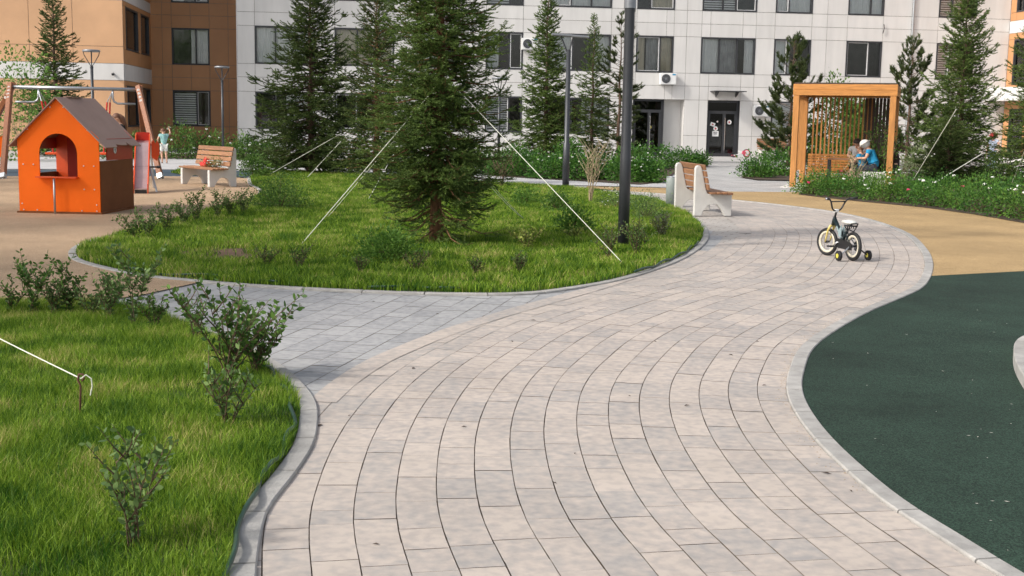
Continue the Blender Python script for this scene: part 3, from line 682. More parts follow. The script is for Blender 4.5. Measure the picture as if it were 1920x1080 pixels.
# protruding block: front face
def bandcol(z): return 2 if 3.06 < z < 3.78 or 6.46 < z < 6.95 or 9.6 < z < 10.1 else 1
zf = [0, 1.3, 3.06, 3.78, 4.50, 6.46, 6.95, 7.6, 9.6, 10.1, 12.6]
uf = [-47, -44.6, -42.2, -39.8, -37.4, -35, -32.6, -30.7, -28.9, -26.8]
panels(w2, lambda u, z: bandcol(z), uf, zf, [], -3.2-.03)
w2.add([(-47, -3.2, 0), (-26.8, -3.2, 0), (-26.8, -3.2, 12.6), (-47, -3.2, 12.6)], [(0, 1, 2, 3)], 3)
# block: side face (plane x=-26.8), openings along y
def side_y(px, py):
    d = ray(px, py); P = BP0+e_u*(-26.8); t = (P.dot(e_u))/d.dot(e_u); q = Vector((0, 0, CAM_H))+d*t-BP0; return -q.dot(e_n)
y1a, y1b, y2a, y2b = side_y(236, 100), side_y(258.5, 100), side_y(264.5, 100), side_y(279, 100)
SO = [(y1a, y1b, z0, z1) for z0, z1 in [(1.06, 2.85), (4.4, 6.25), (7.2, 8.9)]]+[(y2a, y2b, z0, z1) for z0, z1 in [(1.06, 2.85), (4.4, 6.25), (7.2, 8.9)]]
ys = [-3.2, y1a, y1b, y2a, y2b, 3.8]; zsd = [0, 1.06, 2.85, 3.06, 3.78, 4.4, 6.25, 6.46, 6.95, 7.2, 8.9, 9.6, 10.1, 12.6]
panels(w2, lambda y, z: (2 if (3.06 < z < 3.78 or 6.46 < z < 6.95) else 0), ys, zsd, SO, plane='v', c=-26.8)
backing(w2, ys, zsd, SO, 0, 3, plane='v', c=-26.805)
w2.bb((-47.2, -3.3, 12.602), (-22.4, 12, 12.8), 3)
w2.build('wall', [M_brown, M_beige, M_white, M_back], LB)
for i, (a, b, c, d) in enumerate(BO): window(LB, a, b, c, d, Matrix.Translation((0, 3.8, 0)), None, ['blind', 'right', 'both', 'left'][i])
Ms = Matrix.Translation((-26.8, 0, 0)) @ Matrix.Rotation(R(90), 4, 'Z')
for a, b, c, d in SO: window(LB, a, b, c, d, Ms, 'none', wr.choice(['none', 'left', 'none']))
cm = MB(); cm.tube([(-27.25, -3.32, 3.33), (-27.25, -3.24, 3.33)], .05, 10); cm.ell((-27.25, -3.36, 3.31), .06); cm.build('security_camera', M_blkp, LB, True)
# ---- right block
RB = thing('apartment_building', 'ochre and white apartment block at the right edge behind the spruces', 'building', BP0, AL)
w3 = MB(); yr = [-9, -7.4, -6.2, -5.0, -3.6, -2.6, -1.9, -.6, -.035]
RO = [(-1.9, -.6, .3, 2.6), (-1.9, -.6, 3.78, 6.0), (-1.9, -.6, 7.3, 8.9), (-5, -3.6, .3, 2.6), (-5, -3.6, 3.78, 6.0), (-5, -3.6, 7.3, 8.9)]
zr = [0, .3, 2.6, 3.0, 3.78, 6.0, 6.3, 6.9, 7.3, 8.9, 9.6, 10.1, 12.6]
panels(w3, lambda y, z: (1 if (6.3 < z < 6.9 or 9.6 < z < 10.1 or z < .3) else 0), yr, zr, RO, plane='v', c=15.33-.02)
backing(w3, yr, zr, RO, 0, 2, plane='v', c=15.34)
w3.bb((15.35, -9, 0), (24, -8.97, 12.6), 0); w3.bb((15.2, -9.1, 12.602), (24, 5, 12.8), 2)
w3.build('wall', [M_brown, M_white, M_back], RB)
Mr = Matrix.Translation((15.33, 0, 0)) @ Matrix.Rotation(R(-90), 4, 'Z')
for a, b, c, d in RO: window(RB, -b, -a, c, d, Mr, 'none', 'none')
cb = MB(); cb.bb((14.2, -6.5, 2.98), (15.3, -.05, 3.62)); cb.build('canopy', M_white, RB)
# ---- air conditioners on the white wall (each a thing)
def ac(px, py, label):
    d = ray(px, py); k = (BP0-Vector((0, 0, CAM_H))).dot(e_n)/d.dot(e_n); P = Vector((0, 0, CAM_H))+d*k
    t = thing('air_conditioner', label, 'air conditioner', P+e_n*.05, AL, 'air conditioner units on the white wall')
    b = MB(); b.box((0, -.17, 0), (.78, .28, .54), None, 0, .02); o = b.build('casing', M_whitep, t)
    f = MB(); f.tube([(-.12, -.315, 0), (-.12, -.30, 0)], .215, 28); f.build('fan_opening', M_blkp, t)
    g = MB()
    for r_ in (.06, .11, .16, .21): g.ring((-.12, -.325, 0), (0, 1, 0), r_, .005, 28, 5)
    for k_ in range(8): a_ = k_*math.pi/8; g.bar((-.12-.21*c_(a_), -.325, -.21*s_(a_)), (-.12+.21*c_(a_), -.325, .21*s_(a_)), .008, .008)
    g.tube([(-.12, -.34, 0), (-.12, -.31, 0)], .045, 16); g.build('fan_grille', M_lamph, t)
    h = MB(); [h.bar((x, .0, -.3), (x, -.36, -.3), .035, .03) for x in (-.26, .26)]; [h.bar((x, -.01, -.3), (x, -.01, -.05), .03, .02) for x in (-.26, .26)]; h.build('bracket', M_steel, t)
    l_ = MB(); l_.box((.27, -.313, .2), (.16, .004, .07)); l_.build('badge', mat('blue_badge', (.03, .25, .45), .5), t)
ac(992, 83, 'air conditioner unit between two upper windows beside the narrow spruce')
ac(1250, 148, 'air conditioner unit under the upper window above the wall niche')
ac(1424, 208, 'air conditioner unit just right of the glazed entrance door with canopy')

# ================================================================== TREES
def needles(segs, per_m, ln, wd, ang, name, mt, parent, thick=.5):
    """segs: list of (p0,p1,r0) shoots; scatters needle triangles round them"""
    A = np.array([[*s[0]] for s in segs]); B = np.array([[*s[1]] for s in segs]); L = np.linalg.norm(B-A, axis=1)
    n = np.maximum(4, (L*per_m).astype(int)); idx = np.repeat(np.arange(len(segs)), n); N = len(idx)
    t = rng.random(N); D = (B-A)/np.maximum(L, 1e-6)[:, None]; d = D[idx]
    up = np.tile([0, 0, 1.], (N, 1)); x = np.cross(up, d); ln_ = np.linalg.norm(x, axis=1); x[ln_ < .1] = [1, 0, 0]; x /= np.linalg.norm(x, axis=1)[:, None]; y = np.cross(d, x)
    a = rng.uniform(0, 2*np.pi, N); rad = x*np.cos(a)[:, None]+y*(np.sin(a)*thick+.15)[:, None]
    P = A[idx]+(B-A)[idx]*t[:, None]; dirn = d*math.cos(ang)+rad*math.sin(ang); dirn += rng.normal(0, .12, (N, 3)); l = ln*rng.uniform(.6, 1.2, N)
    w = np.cross(dirn, rng.normal(0, 1, (N, 3))); w /= np.linalg.norm(w, axis=1)[:, None]; w *= wd/2
    V = np.stack([P-w, P+w, P+dirn*l[:, None]], 1).reshape(-1, 3); Fc = np.arange(N)[:, None]*3+np.array([[0, 1, 2]])
    return raw(name, V, Fc, mt, parent)
def conifer(base, h, rad, label, z0=.35, nb=170, twigs=11, per_m=260, nl=.022, nw=.0045, mt=None, bark=None, trunk_r=.09, power=.85, lean=(0, 0), group=None, seed=1, tipup=.35, droop=.12, pine=False, skirt=0, lowr=1.):
    nb = int(nb*(1.5 if not pine else 1.5)); per_m *= 1.25; nw *= 1.35; nl *= 1.15
    rr = random.Random(seed); t = thing('pine_tree' if pine else 'spruce_tree', label, 'pine' if pine else 'spruce', base, 0, group)
    tk = MB(); n = 14; path = []
    for i in range(n+1):
        z = h*i/n; path.append(Vector((lean[0]*z/h+.02*s_(i*1.3+seed), lean[1]*z/h+.02*c_(i*1.7), z-.03)))
    tk.tube(path, [trunk_r*(1.3 if i == 0 else 1)*(1-i/n)**1.15+.006 for i in range(n+1)], 10); tk.build('trunk', bark or M_bark, t, True)
    wood = MB(); segs = []
    def tp(z): f = min(max(z/h, 0), .999)*n; i = int(f); return path[i].lerp(path[i+1], f-i)
    zz = []
    for i in range(nb): zz.append(z0+(h*.985-z0)*(i/nb)**1.06)
    zz = [z0*rr.uniform(.28, .95) for _ in range(skirt)]+zz
    for i, z in enumerate(zz):
        q = max(0, (z-z0)/(h-z0)); prof = (1-q)**power*(1 if q > .12 else lowr+(1-lowr)*q/.12)
        L = max(.1, rad*prof*rr.uniform(.5, 1.2)+.06); az = i*2.39996+rr.uniform(-.6, .6)
        if pine and rr.random() < .25: continue
        d = Vector((c_(az), s_(az), 0)); el0 = (.75*q-.12+rr.uniform(-.12, .12)); P = tp(z); pts = [P.copy()]; K = 6; cur = P.copy()
        for k in range(K):
            u = (k+1)/K; el = el0+(-droop*2*(1-q))*(1-abs(2*u-1))+tipup*u*u*(1.0)
            dd = d*c_(el)+Vector((0, 0, 1))*s_(el)+Vector((rr.gauss(0, .07), rr.gauss(0, .07), rr.gauss(0, .05))); cur = cur+dd*(L/K); pts.append(cur.copy())
        wood.tube(pts, [max(.0025, min(.012, .012*L)*(1-k/K)+.0025) for k in range(K+1)], 4, cap=False)
        for k in range(K):
            if k/K > (.15 if not pine else .45): segs.append((pts[k], pts[k+1]))
        nt_ = max(2, int(twigs*L/rad*(.45 if z < z0 else 1)))
        for j in range(nt_):
            u = rr.uniform(.12, .98) if not pine else rr.uniform(.4, 1); f = u*K; i0 = min(int(f), K-1); p = pts[i0].lerp(pts[i0+1], f-i0); bd = (pts[i0+1]-pts[i0]).normalized()
            sd = bd.cross(Vector((0, 0, 1))).normalized()*rr.choice((-1, 1)); tl = (.50*L*(1-u*.75)+.06)*rr.uniform(.6, 1.1); tl = min(tl, .42)
            v = (bd*.75+sd*rr.uniform(.5, .95)+Vector((0, 0, rr.uniform(-.75, .35) if not pine else rr.uniform(.2, .7)))).normalized()
            e1 = p+v*tl*.55; e2 = e1+(v+Vector((0, 0, tipup*.6))+bd*.2).normalized()*tl*.45
            segs += [(p, e1), (e1, e2)]
            if tl > .14:
                for sgn in (-1, 1):
                    sv = (v+v.cross(Vector((0, 0, 1)))*sgn*.9+Vector((0, 0, rr.uniform(-.2, .2)))).normalized(); segs.append((p.lerp(e1, .6), p.lerp(e1, .6)+sv*tl*.35))
    segs.append((path[-2], path[-1]))
    wood.build('branches', bark or M_bark, t)
    needles(segs, per_m, nl, nw, R(50) if not pine else R(38), 'foliage', mt or M_spruce, t)
    return t
def gp(px, py): v = G(px, py); return (v.x, v.y, 0)
conifer(gp(816, 460), 7.0, .98, 'large green spruce with bare reddish trunk base in the middle of the lawn island', z0=.82, nb=380, twigs=20, per_m=310, nl=.026, nw=.0056, trunk_r=.078, bark=M_bark_r, power=.62, seed=2, lowr=.85, skirt=26, droop=.28, tipup=.5, lean=(.12, 0))
conifer(gp(583, 327), 6.1, 2.05, 'dark broad spruce left of the large spruce at the back of the lawn island', z0=.45, nb=240, twigs=17, per_m=180, nl=.042, nw=.014, mt=M_spruce_d, trunk_r=.11, power=.78, seed=5, droop=.3, tipup=.45, lowr=.8)
conifer(gp(706, 345), 4.7, 1.05, 'thin brownish spruce between the dark broad spruce and the large spruce', z0=.5, nb=150, twigs=12, per_m=150, nl=.038, nw=.011, mt=M_spruce_d, trunk_r=.09, power=.32, seed=8, bark=M_bark_r)
conifer(gp(1022, 306), 7.3, 1.35, 'tall slim spruce behind the rose bed, left of the double headed street lamp', z0=.2, nb=240, twigs=14, per_m=110, nl=.05, nw=.018, trunk_r=.1, power=.7, seed=11)
conifer(gp(1108, 304), 6.0, 1.1, 'slender spruce right behind the double headed street lamp', z0=.3, nb=150, twigs=9, per_m=110, nl=.05, nw=.018, trunk_r=.08, power=.75, seed=12)
conifer(gp(1158, 312), 5.6, 1.1, 'brownish pine with upright candles just left of the tall lamp post', z0=.5, nb=90, twigs=8, per_m=140, nl=.085, nw=.014, mt=M_pine, trunk_r=.08, power=.4, seed=13, pine=True)
conifer(gp(108, 292), 6.9, 1.55, 'spruce behind the swing set in front of the tan wall', z0=.3, nb=200, twigs=13, per_m=110, nl=.05, nw=.018, mt=M_spruce_d, trunk_r=.1, power=.85, seed=14)
conifer(gp(1793, 345), 6.1, 1.4, 'tall airy spruce right of the timber gazebo, held by guy ropes', z0=.3, nb=230, twigs=14, per_m=130, nl=.042, nw=.013, trunk_r=.09, power=.6, seed=15, tipup=.55)
conifer(gp(1925, 352), 5.2, 1.3, 'spruce cut off by the right edge of the picture', z0=.3, nb=150, twigs=11, per_m=130, nl=.042, nw=.013, trunk_r=.08, power=.6, seed=16)
conifer(gp(1478, 312), 5.1, 1.6, 'pine with upswept tufts close behind the left post of the gazebo', z0=.3, nb=100, twigs=10, per_m=170, nl=.10, nw=.016, mt=M_pine, trunk_r=.08, power=.45, seed=17, pine=True, tipup=.8)
conifer(gp(1698, 322), 4.8, 1.25, 'pine with upright tufts just right of the gazebo', z0=.2, nb=90, twigs=9, per_m=170, nl=.10, nw=.016, mt=M_pine, trunk_r=.08, power=.4, seed=18, pine=True, tipup=.8)
conifer(gp(1775, 350), 1.9, 1.0, 'low dark spruce crouching under the airy spruce by the flower bed', z0=.1, nb=90, twigs=12, per_m=130, nl=.045, nw=.014, mt=M_spruce_d, trunk_r=.05, power=.6, seed=19)

# ---- shrubs and broadleaf plants
def leaves(P, D, size, ratio, name, mt, parent, fold=.15):
    """rhombus leaves at P pointing along D"""
    P, D = np.array(P), np.array(D); n = len(P); D /= np.maximum(np.linalg.norm(D, axis=1), 1e-6)[:, None]
    s = size*rng.uniform(.6, 1.25, n); w = np.cross(D, rng.normal(0, 1, (n, 3))+np.array([0, 0, 1.2])); w /= np.maximum(np.linalg.norm(w, axis=1), 1e-6)[:, None]
    a = P; m = P+D*(s*.45)[:, None]; t = P+D*s[:, None]; W_ = w*(s*ratio/2)[:, None]; m2 = P+D*(s*.75)[:, None]
    V = np.stack([a, m-W_, m2-W_*.75, t, m2+W_*.75, m+W_], 1).reshape(-1, 3); Fc = np.arange(n)[:, None]*6+np.array([[0, 1, 2, 3, 4, 5]])
    return raw(name, V, Fc, mt, parent)
def shrub(loc, h, w, label, nst=9, leaf=.03, ratio=.5, per=60, mt=None, stem=None, kind='shrub', cat='shrub', group=None, seed=0, bare=.1, spread=1., pairs=True, fl=None, nfl=0, fr=.03, fork=3, sr=.006):
    rr = random.Random(seed*7+3); t = thing(kind, label, cat, loc, 0, group); sm = MB(); P = []; D = []; tips = []
    for i in range(nst):
        az = i*2.4+rr.uniform(-.5, .5); out = w/2*rr.uniform(.25, 1)*spread; hh = h*rr.uniform(.6, 1.0)*(1-.25*out/(w/2+1e-6)); b = Vector((rr.uniform(-.03, .03), rr.uniform(-.03, .03), -.02))
        end = Vector((out*c_(az), out*s_(az), hh)); K = 6; pts = []
        for k in range(K+1):
            u = k/K; pts.append(Vector((b.x+end.x*u**1.3, b.y+end.y*u**1.3, hh*(u**.9)))+Vector((rr.gauss(0, .012), rr.gauss(0, .012), 0))*u*h)
        paths = [pts]
        for j in range(fork):
            k = rr.randint(2, K-1); a2 = rr.uniform(0, 6.28); fl_ = h*rr.uniform(.15, .35); q0 = pts[k]; v = Vector((c_(a2)*.7, s_(a2)*.7, .8)).normalized(); paths.append([q0, q0+v*fl_*.5, q0+v*fl_+Vector((0, 0, .03*h))])
        for pi, pp in enumerate(paths):
            sm.tube(pp, [sr*.8*(1-.75*k/(len(pp)-1)) for k in range(len(pp))], 4, cap=False)
            tot = sum((pp[k+1]-pp[k]).length for k in range(len(pp)-1)); nl_ = max(3, int(per*1.1*tot)); tips.append(pp[-1])
            for q in range(nl_):
                u = (q+rr.random())/nl_; 
                if pi == 0 and u < bare: continue
                f = u*(len(pp)-1); k = min(int(f), len(pp)-2); p = pp[k].lerp(pp[k+1], f-k); d = (pp[k+1]-pp[k]).normalized()
                s0 = frame(d)[0]; a3 = rr.uniform(0, 6.28) if not pairs else (q*1.57+rr.uniform(-.4, .4)); sd = (s0*c_(a3)+d.cross(s0)*s_(a3))
                P.append(p); D.append(d*rr.uniform(.3, .9)+sd+Vector((0, 0, rr.uniform(-.1, .3))))
    sm.build('stems', stem or M_twig, t); leaves(P, D, leaf, ratio, 'foliage', mt or M_leaf, t)
    if fl:
        f = MB(); 
        for i in range(nfl):
            p = rr.choice(tips)+Vector((rr.gauss(0, .05), rr.gauss(0, .05), rr.uniform(-.02, .05)))
            for k in range(5): a = k*1.256+rr.random(); f.ell(p+Vector((c_(a)*fr*.5, s_(a)*fr*.5, rr.uniform(-.3, .3)*fr)), (fr*.6, fr*.6, fr*.45), 6, 4)
        f.build('blossoms', fl, t)
    return t
def bush(loc, h, w, label, n=2600, leaf=.05, ratio=.55, mt=None, kind='bush', cat='bush', group=None, seed=0, fl=None, nfl=0, fr=.05, stem=None, depth=None, flat=.75):
    """dense rounded bush: leaves in clumps through the crown"""
    rr = random.Random(seed*13+1); g = np.random.default_rng(seed+100); t = thing(kind, label, cat, loc, 0, group); depth = depth or w
    nc = max(10, int(n/45)); C_ = g.normal(0, 1, (nc, 3)); C_ /= np.linalg.norm(C_, axis=1)[:, None]; C_ *= g.uniform(.35, 1, nc)[:, None]**.5; C_[:, 2] = np.abs(C_[:, 2])
    C_ *= np.array([w/2*.85, depth/2*.85, h*.88]); C_ *= g.uniform(.75, 1.12, (nc, 1)); sz = .12*max(h, w)**.5
    k = g.integers(0, nc, n); O = g.normal(0, 1, (n, 3))*np.array([sz, sz, sz*flat]); P = C_[k]+O; P[:, 2] = np.abs(P[:, 2])+.02; D = O+(P/np.array([w, depth, h]))*sz*1.5+g.normal(0, .05, (n, 3)); D[:, 2] += .03
    sm = MB()
    for i in range(0, nc, max(1, nc//14)):
        e = Vector(C_[i]); sm.tube([(e.x*.1, e.y*.1, -.02), (e.x*.5, e.y*.5, e.z*.5), e], [.012, .008, .003], 5, cap=False)
    sm.build('stems', stem or M_twig, t); leaves(P, D, leaf, ratio, 'foliage', mt or M_leaf, t)
    if fl:
        f = MB(); 
        top = sorted(range(nc), key=lambda i: -(C_[i][2]-C_[i][1]*.4))[:max(nfl*2, 4)]
        for i in range(nfl):
            p = Vector(C_[rr.choice(top)])*1.02+Vector((rr.gauss(0, sz*.7), rr.gauss(0, sz*.7), sz*.8*rr.random()+.03))
            for q in range(6): a = q*1.05+rr.random(); f.ell(p+Vector((c_(a)*fr*.5, s_(a)*fr*.5, rr.uniform(-.3, .3)*fr)), (fr*.55, fr*.55, fr*.4), 6, 4)
        f.build('blossoms', fl, t)
    return t
def g3(px, py, z=.02): v = G(px, py, z); return (v.x, v.y, z)
# foreground lawn
shrub(g3(250, 1030), .52, .46, 'sparse leafy sapling in the near foreground of the left lawn', 8, .036, .52, 62, M_leaf_m, seed=1, bare=.08, fork=3, sr=.005)
shrub(g3(425, 800), .46, .34, 'reddish leaved little shrub at the right side of the foreground lawn', 7, .036, .5, 60, M_leaf_m, seed=3, bare=.05)
shrub(g3(430, 715), .72, 1.1, 'large shrub with arching leafy shoots beside the kerb of the foreground lawn', 12, .046, .5, 46, M_leaf, seed=2, bare=.12, fork=3, sr=.007)
shrub(g3(478, 700), .50, .62, 'leafy shrub right at the kerb behind the large arching shrub', 10, .046, .55, 52, M_leaf, seed=9, bare=.1, fork=3)
shrub(g3(372, 640), .42, .35, 'low shrub with rowed leaflets behind the large arching shrub', 6, .035, .5, 55, M_leaf_m, seed=4)
for i, (px, py, h, w, ls, mm_, lb) in enumerate([
    (22, 590, .34, .34, .036, 0, 'low leafy shoot leftmost on the far edge of the foreground lawn'),
    (62, 592, .56, .46, .042, 0, 'bushy upright shoots near the left end of the foreground lawn far edge'),
    (100, 595, .36, .34, .036, 1, 'small leafy shoot right of the bushy upright shoots at the lawn edge'),
    (132, 594, .52, .26, .040, 0, 'narrow taller shoot, fourth along the far edge of the foreground lawn'),
    (165, 598, .34, .42, .036, 1, 'low spreading shoots, fifth along the far edge of the foreground lawn'),
    (205, 604, .46, .40, .038, 1, 'loose grey green shoots, sixth along the far edge of the foreground lawn'),
    (247, 614, .74, .44, .044, 1, 'tall pale green shoot leaning right at the corner of the foreground lawn'),
    (290, 622, .34, .4, .036, 0, 'low shoots right of the tall pale green shoot at the lawn corner')]):
    shrub(g3(px, py), h, w, lb, 5+i % 3, ls, .5, 72, (M_leaf, M_leaf_m)[mm_], seed=205+i, bare=.05, fork=4, sr=.005)
# island: left hedge row
for i, (px, py, h, w) in enumerate([(250, 450, .40, .55), (278, 444, .46, .5), (312, 436, .50, .5), (345, 424, .40, .45), (368, 418, .56, .42), (408, 410, .50, .4), (432, 407, .52, .6), (458, 404, .44, .55)]):
    shrub(g3(px, py), h, w, 'spindly leafy shrub, %s from the left along the rim of the island' % ['first', 'second', 'third', 'fourth', 'fifth', 'sixth', 'seventh', 'eighth'][i], 8, .036, .5, 70, (M_leaf, M_leaf_m)[i % 2], seed=220+i, fork=4, sr=.005)
bush(g3(525, 392), .62, 1.15, 'dense dark rounded bush on the left of the lawn island', 5200, .034, .5, M_leaf, seed=30)
bush(g3(478, 333), .62, .9, 'round leafy bush right of the left bench', 2600, .05, .55, M_leaf, seed=31)
bush(g3(728, 490), .36, .66, 'low dense green bush left of the trunk of the large spruce', 3600, .034, .5, M_leaf_b, seed=32)
sm_ = [(500, 503, .28, .42, 'small dusky shrub at the foot of the thick guy rope'), (560, 505, .32, .5, 'twiggy dusky shrub right beside the foot of the thick guy rope'), (675, 517, .24, .3, 'tiny dark shrub in front of the low dense green bush'), (782, 512, .3, .4, 'small dusky shrub just below the trunk of the large spruce'), (893, 515, .22, .3, 'tiny faded shrub right of the large spruce near the lawn rim'), (975, 512, .28, .28, 'tiny reddish shrub below the yellow variegated shrub')]
for i, (px, py, h, w, lb) in enumerate(sm_): shrub(g3(px, py), h, w, lb, 9, .026, .5, 75, M_leaf if i != 5 else M_leaf_m, seed=40+i, fork=3)
shrub(g3(987, 470), .38, .48, 'yellow variegated shrub between the large spruce and the tall lamp post', 10, .045, .5, 65, M_leaf_y, seed=50)
bush(g3(1075, 438), .42, .5, 'bushy shrub with yellow lower leaves left of the tall lamp post', 1500, .045, .5, M_leaf_b, seed=51)
shrub(g3(1078, 450), .22, .42, 'low golden plant at the foot of the bushy shrub', 9, .045, .5, 60, M_leaf_y, seed=52)
bush(g3(988, 385), .35, .55, 'low green bush at the back rim of the island right of the large spruce', 1500, .04, .5, M_leaf_b, seed=53)
bush(g3(1045, 396), .38, .5, 'small green bush at the back rim of the island below the double headed lamp', 1500, .04, .5, M_leaf, seed=54)
shrub(g3(1140, 485), .48, .42, 'thin shrub standing left against the base of the tall lamp post', 9, .028, .5, 60, M_leaf_m, seed=55, fork=3)
shrub(g3(1192, 478), .50, .55, 'thin leafy shrub standing right of the base of the tall lamp post', 12, .032, .5, 60, M_leaf_m, seed=56, fork=3)
shrub(g3(1240, 445), .40, .55, 'pale grey green shrub near the right tip of the lawn island', 13, .035, .45, 70, M_leaf_p, seed=57)
bush(g3(1212, 410), .42, .7, 'fine leaved bush at the island rim between lamp post and bench', 2600, .026, .5, M_leaf_m, seed=58)
bush(g3(1160, 392), .36, .9, 'low flowering hedge at the back rim of the island behind the lamp post', 1900, .028, .5, M_leaf_m, seed=59, fl=M_fl_w, nfl=14, fr=.012)
shrub(g3(1106, 381), 1.65, 1.0, 'bare pale stemmed shrub with thin twigs left of the tall lamp post', 9, .03, .5, 14, M_leaf_p, M_twig_p, seed=60, bare=.35, fork=5, sr=.010, spread=.8)
shrub(g3(940, 352), 1.25, 1.2, 'bare twiggy shrub at the back rim of the island beside the large spruce', 12, .04, .5, 12, M_leaf, seed=61, bare=.3, fork=4, sr=.01)
# sapling left of the spruce behind the swing
bush(g3(45, 300), 5.2, 3.0, 'light green broadleaf sapling at the left edge before the tan wall', 2600, .11, .6, M_leaf_b, kind='broadleaf_tree', cat='tree', seed=62, stem=M_twig_p)
ORD = ['first', 'second', 'third', 'fourth', 'fifth', 'sixth', 'seventh', 'eighth', 'ninth', 'tenth', 'eleventh', 'twelfth', 'thirteenth']
# unseen trees added left of and behind the camera to dapple the path
for i, (x, y, h, w) in enumerate([(-9.6, -3.2, 8.5, 4.6), (-11.6, 8.2, 9.5, 5.4), (-15.5, 15.0, 10.5, 6.0), (-21.0, 24.0, 11, 6.5), (-5.5, -6.5, 8.5, 4.5)]):
    t = thing('broadleaf_tree', 'unseen broadleaf tree added left of view to dapple light, %s of its row' % ['nearest', 'second', 'third', 'farthest', 'rear', 'last'][i], 'tree', (x, y, 0)); m = MB(); m.tube([(0, 0, -.1), (.05, 0, h*.3), (0, .1, h*.75)], [.18, .13, .04], 10)
    P = []; D = []; g = np.random.default_rng(300+i); nc = 34
    for k in range(nc):
        v = g.normal(0, 1, 3); v /= np.linalg.norm(v); v *= g.uniform(.3, 1)**.5; c0 = np.array([v[0]*w/2, v[1]*w/2, h*.66+v[2]*h*.32]); m.tube([(0, 0, h*.3+.25*(c0[2]-h*.3)), tuple(c0*.6+np.array([0, 0, h*.2])), tuple(c0)], [.05, .03, .01], 5, cap=False)
        n_ = 230; O = g.normal(0, .5, (n_, 3)); P.append(c0+O); D.append(O+g.normal(0, .2, (n_, 3)))
    m.build('trunk', M_bark, t); leaves(np.concatenate(P), np.concatenate(D), .17, .6, 'crown', M_leaf_b, t)
# rose bed
rb = [(895, 322, .9, 1.5), (940, 328, .9, 1.3), (985, 330, .85, 1.3), (1030, 334, .8, 1.2), (1085, 336, .85, 1.4), (1130, 336, .8, 1.2), (1180, 340, .85, 1.3), (1215, 341, .8, 1.1), (1180, 318, 1.1, 1.5), (1230, 316, 1.0, 1.3), (1275, 313, .8, 1.2), (1308, 311, .6, .9), (1070, 312, 1.0, 1.5), (960, 312, 1.0, 1.6)]
for i, (px, py, h, w) in enumerate(rb): bush(g3(px, py), h*.92, w*1.05, (('white flowered rose bush, %s from left in the middle bed front row' % ORD[i]) if i < 8 else ['broad rose bush behind the tall lamp post in the middle bed', 'tall rose bush below the glazed door with the yellow sticker', 'rose bush before the wall niche in the middle bed', 'low rose bush at the far right end of the middle bed', 'rose bush at the foot of the slender spruce behind the lamp', 'rose bush at the back left of the middle bed'][i-8]), 1500, .085, .55, M_leaf_r, kind='rose_bush', cat='rose bush', group='rose bushes in the middle bed', seed=70+i, fl=M_fl_w, nfl=4+i % 3, fr=.032)
hb = [(225, 297, .9, 1.6), (262, 296, .9, 1.5), (345, 297, 1.3, 1.8), (385, 297, 1.1, 1.7), (425, 298, 1.0, 1.7), (465, 299, .95, 1.6), (500, 300, .8, 1.4)]
for i, (px, py, h, w) in enumerate(hb): bush(g3(px, py), h, w*1.15, ('dark leafy shrub, %s from left in the brown building row' % ORD[i]), 1300, .095, .55, M_leaf, kind='hedge_shrub', cat='shrub', group='hedge shrubs along the brown building', seed=90+i, fl=M_fl_w, nfl=3, fr=.05)
bush(g3(1415, 332), .75, 1.2, 'leafy bush in the small bed left of the gazebo', 1900, .075, .55, M_leaf_r, kind='rose_bush', cat='rose bush', seed=101)
bush(g3(1455, 328), .95, 1.5, 'taller leafy bush touching the left side of the gazebo', 2100, .075, .55, M_leaf_r, kind='rose_bush', cat='rose bush', seed=102)
# flower bed right
fbp = [(1525, 364, .40, 1.0, 'p', 2), (1570, 368, .42, 1.0, 'w', 2), (1612, 372, .45, 1.0, 'w', 5), (1655, 377, .5, 1.0, 'w', 5), (1700, 380, .42, 1.0, 'p', 1), (1745, 386, .45, 1.1, 'w', 3), (1792, 390, .5, 1.0, 'p', 2), (1838, 397, .55, 1.1, 'w', 3), (1880, 405, .55, 1.0, 'w', 3), (1925, 412, .55, 1.0, 'w', 3), (1540, 352, .45, 1.1, 'p', 3), (1600, 356, .4, 1.1, 'w', 4), (1660, 360, .5, 1.2, 'w', 3), (1720, 364, .4, 1.2, 'w', 1), (1775, 370, .45, 1.1, 'w', 1), (1850, 376, .55, 1.3, 'w', 2), (1910, 384, .6, 1.3, 'w', 2)]
for i, (px, py, h, w, c, nf) in enumerate(fbp):
    bush(g3(px, py), h*1.15, w*1.05, ('low %s flowered plant, %s from left, %s row of right bed' % ('pink' if c == 'p' else 'white', ORD[i if i < 10 else i-10], 'front' if i < 10 else 'back')), 1700, .05, .5, M_leaf_r if i % 3 else M_leaf_b, kind='flowering_plant', cat='flowering plant', group='%s flowering plants in the right bed' % ('pink' if c == 'p' else 'white'), seed=110+i, fl=M_fl_p if c == 'p' else M_fl_w, nfl=max(1, nf-1), fr=.04)
shrub(g3(1600, 357), 1.05, .75, 'upright bare stemmed plant in front of the gazebo table', 9, .05, .4, 14, M_leaf_p, M_twig_p, seed=130, bare=.3, sr=.012)
shrub(g3(1655, 352), 2.0, 1.6, 'small leafy tree in front of the right post of the gazebo', 9, .08, .5, 26, M_leaf, seed=131, bare=.25, sr=.02, kind='broadleaf_tree', cat='tree', fork=6)
bush(g3(1715, 332), 1.15, 1.5, 'pale leafy shrub right of the gazebo', 1700, .08, .5, M_leaf_p, seed=132)
bush(g3(1570, 314), 3.85, 2.8, 'light green leafy tree rising behind the gazebo roof', 5200, .13, .55, M_leaf, kind='broadleaf_tree', cat='tree', seed=133)
bush(g3(1618, 318), 2.6, 1.9, 'dark leafy tree seen through the right half of the gazebo', 5600, .12, .55, M_leaf, kind='broadleaf_tree', cat='tree', seed=136)
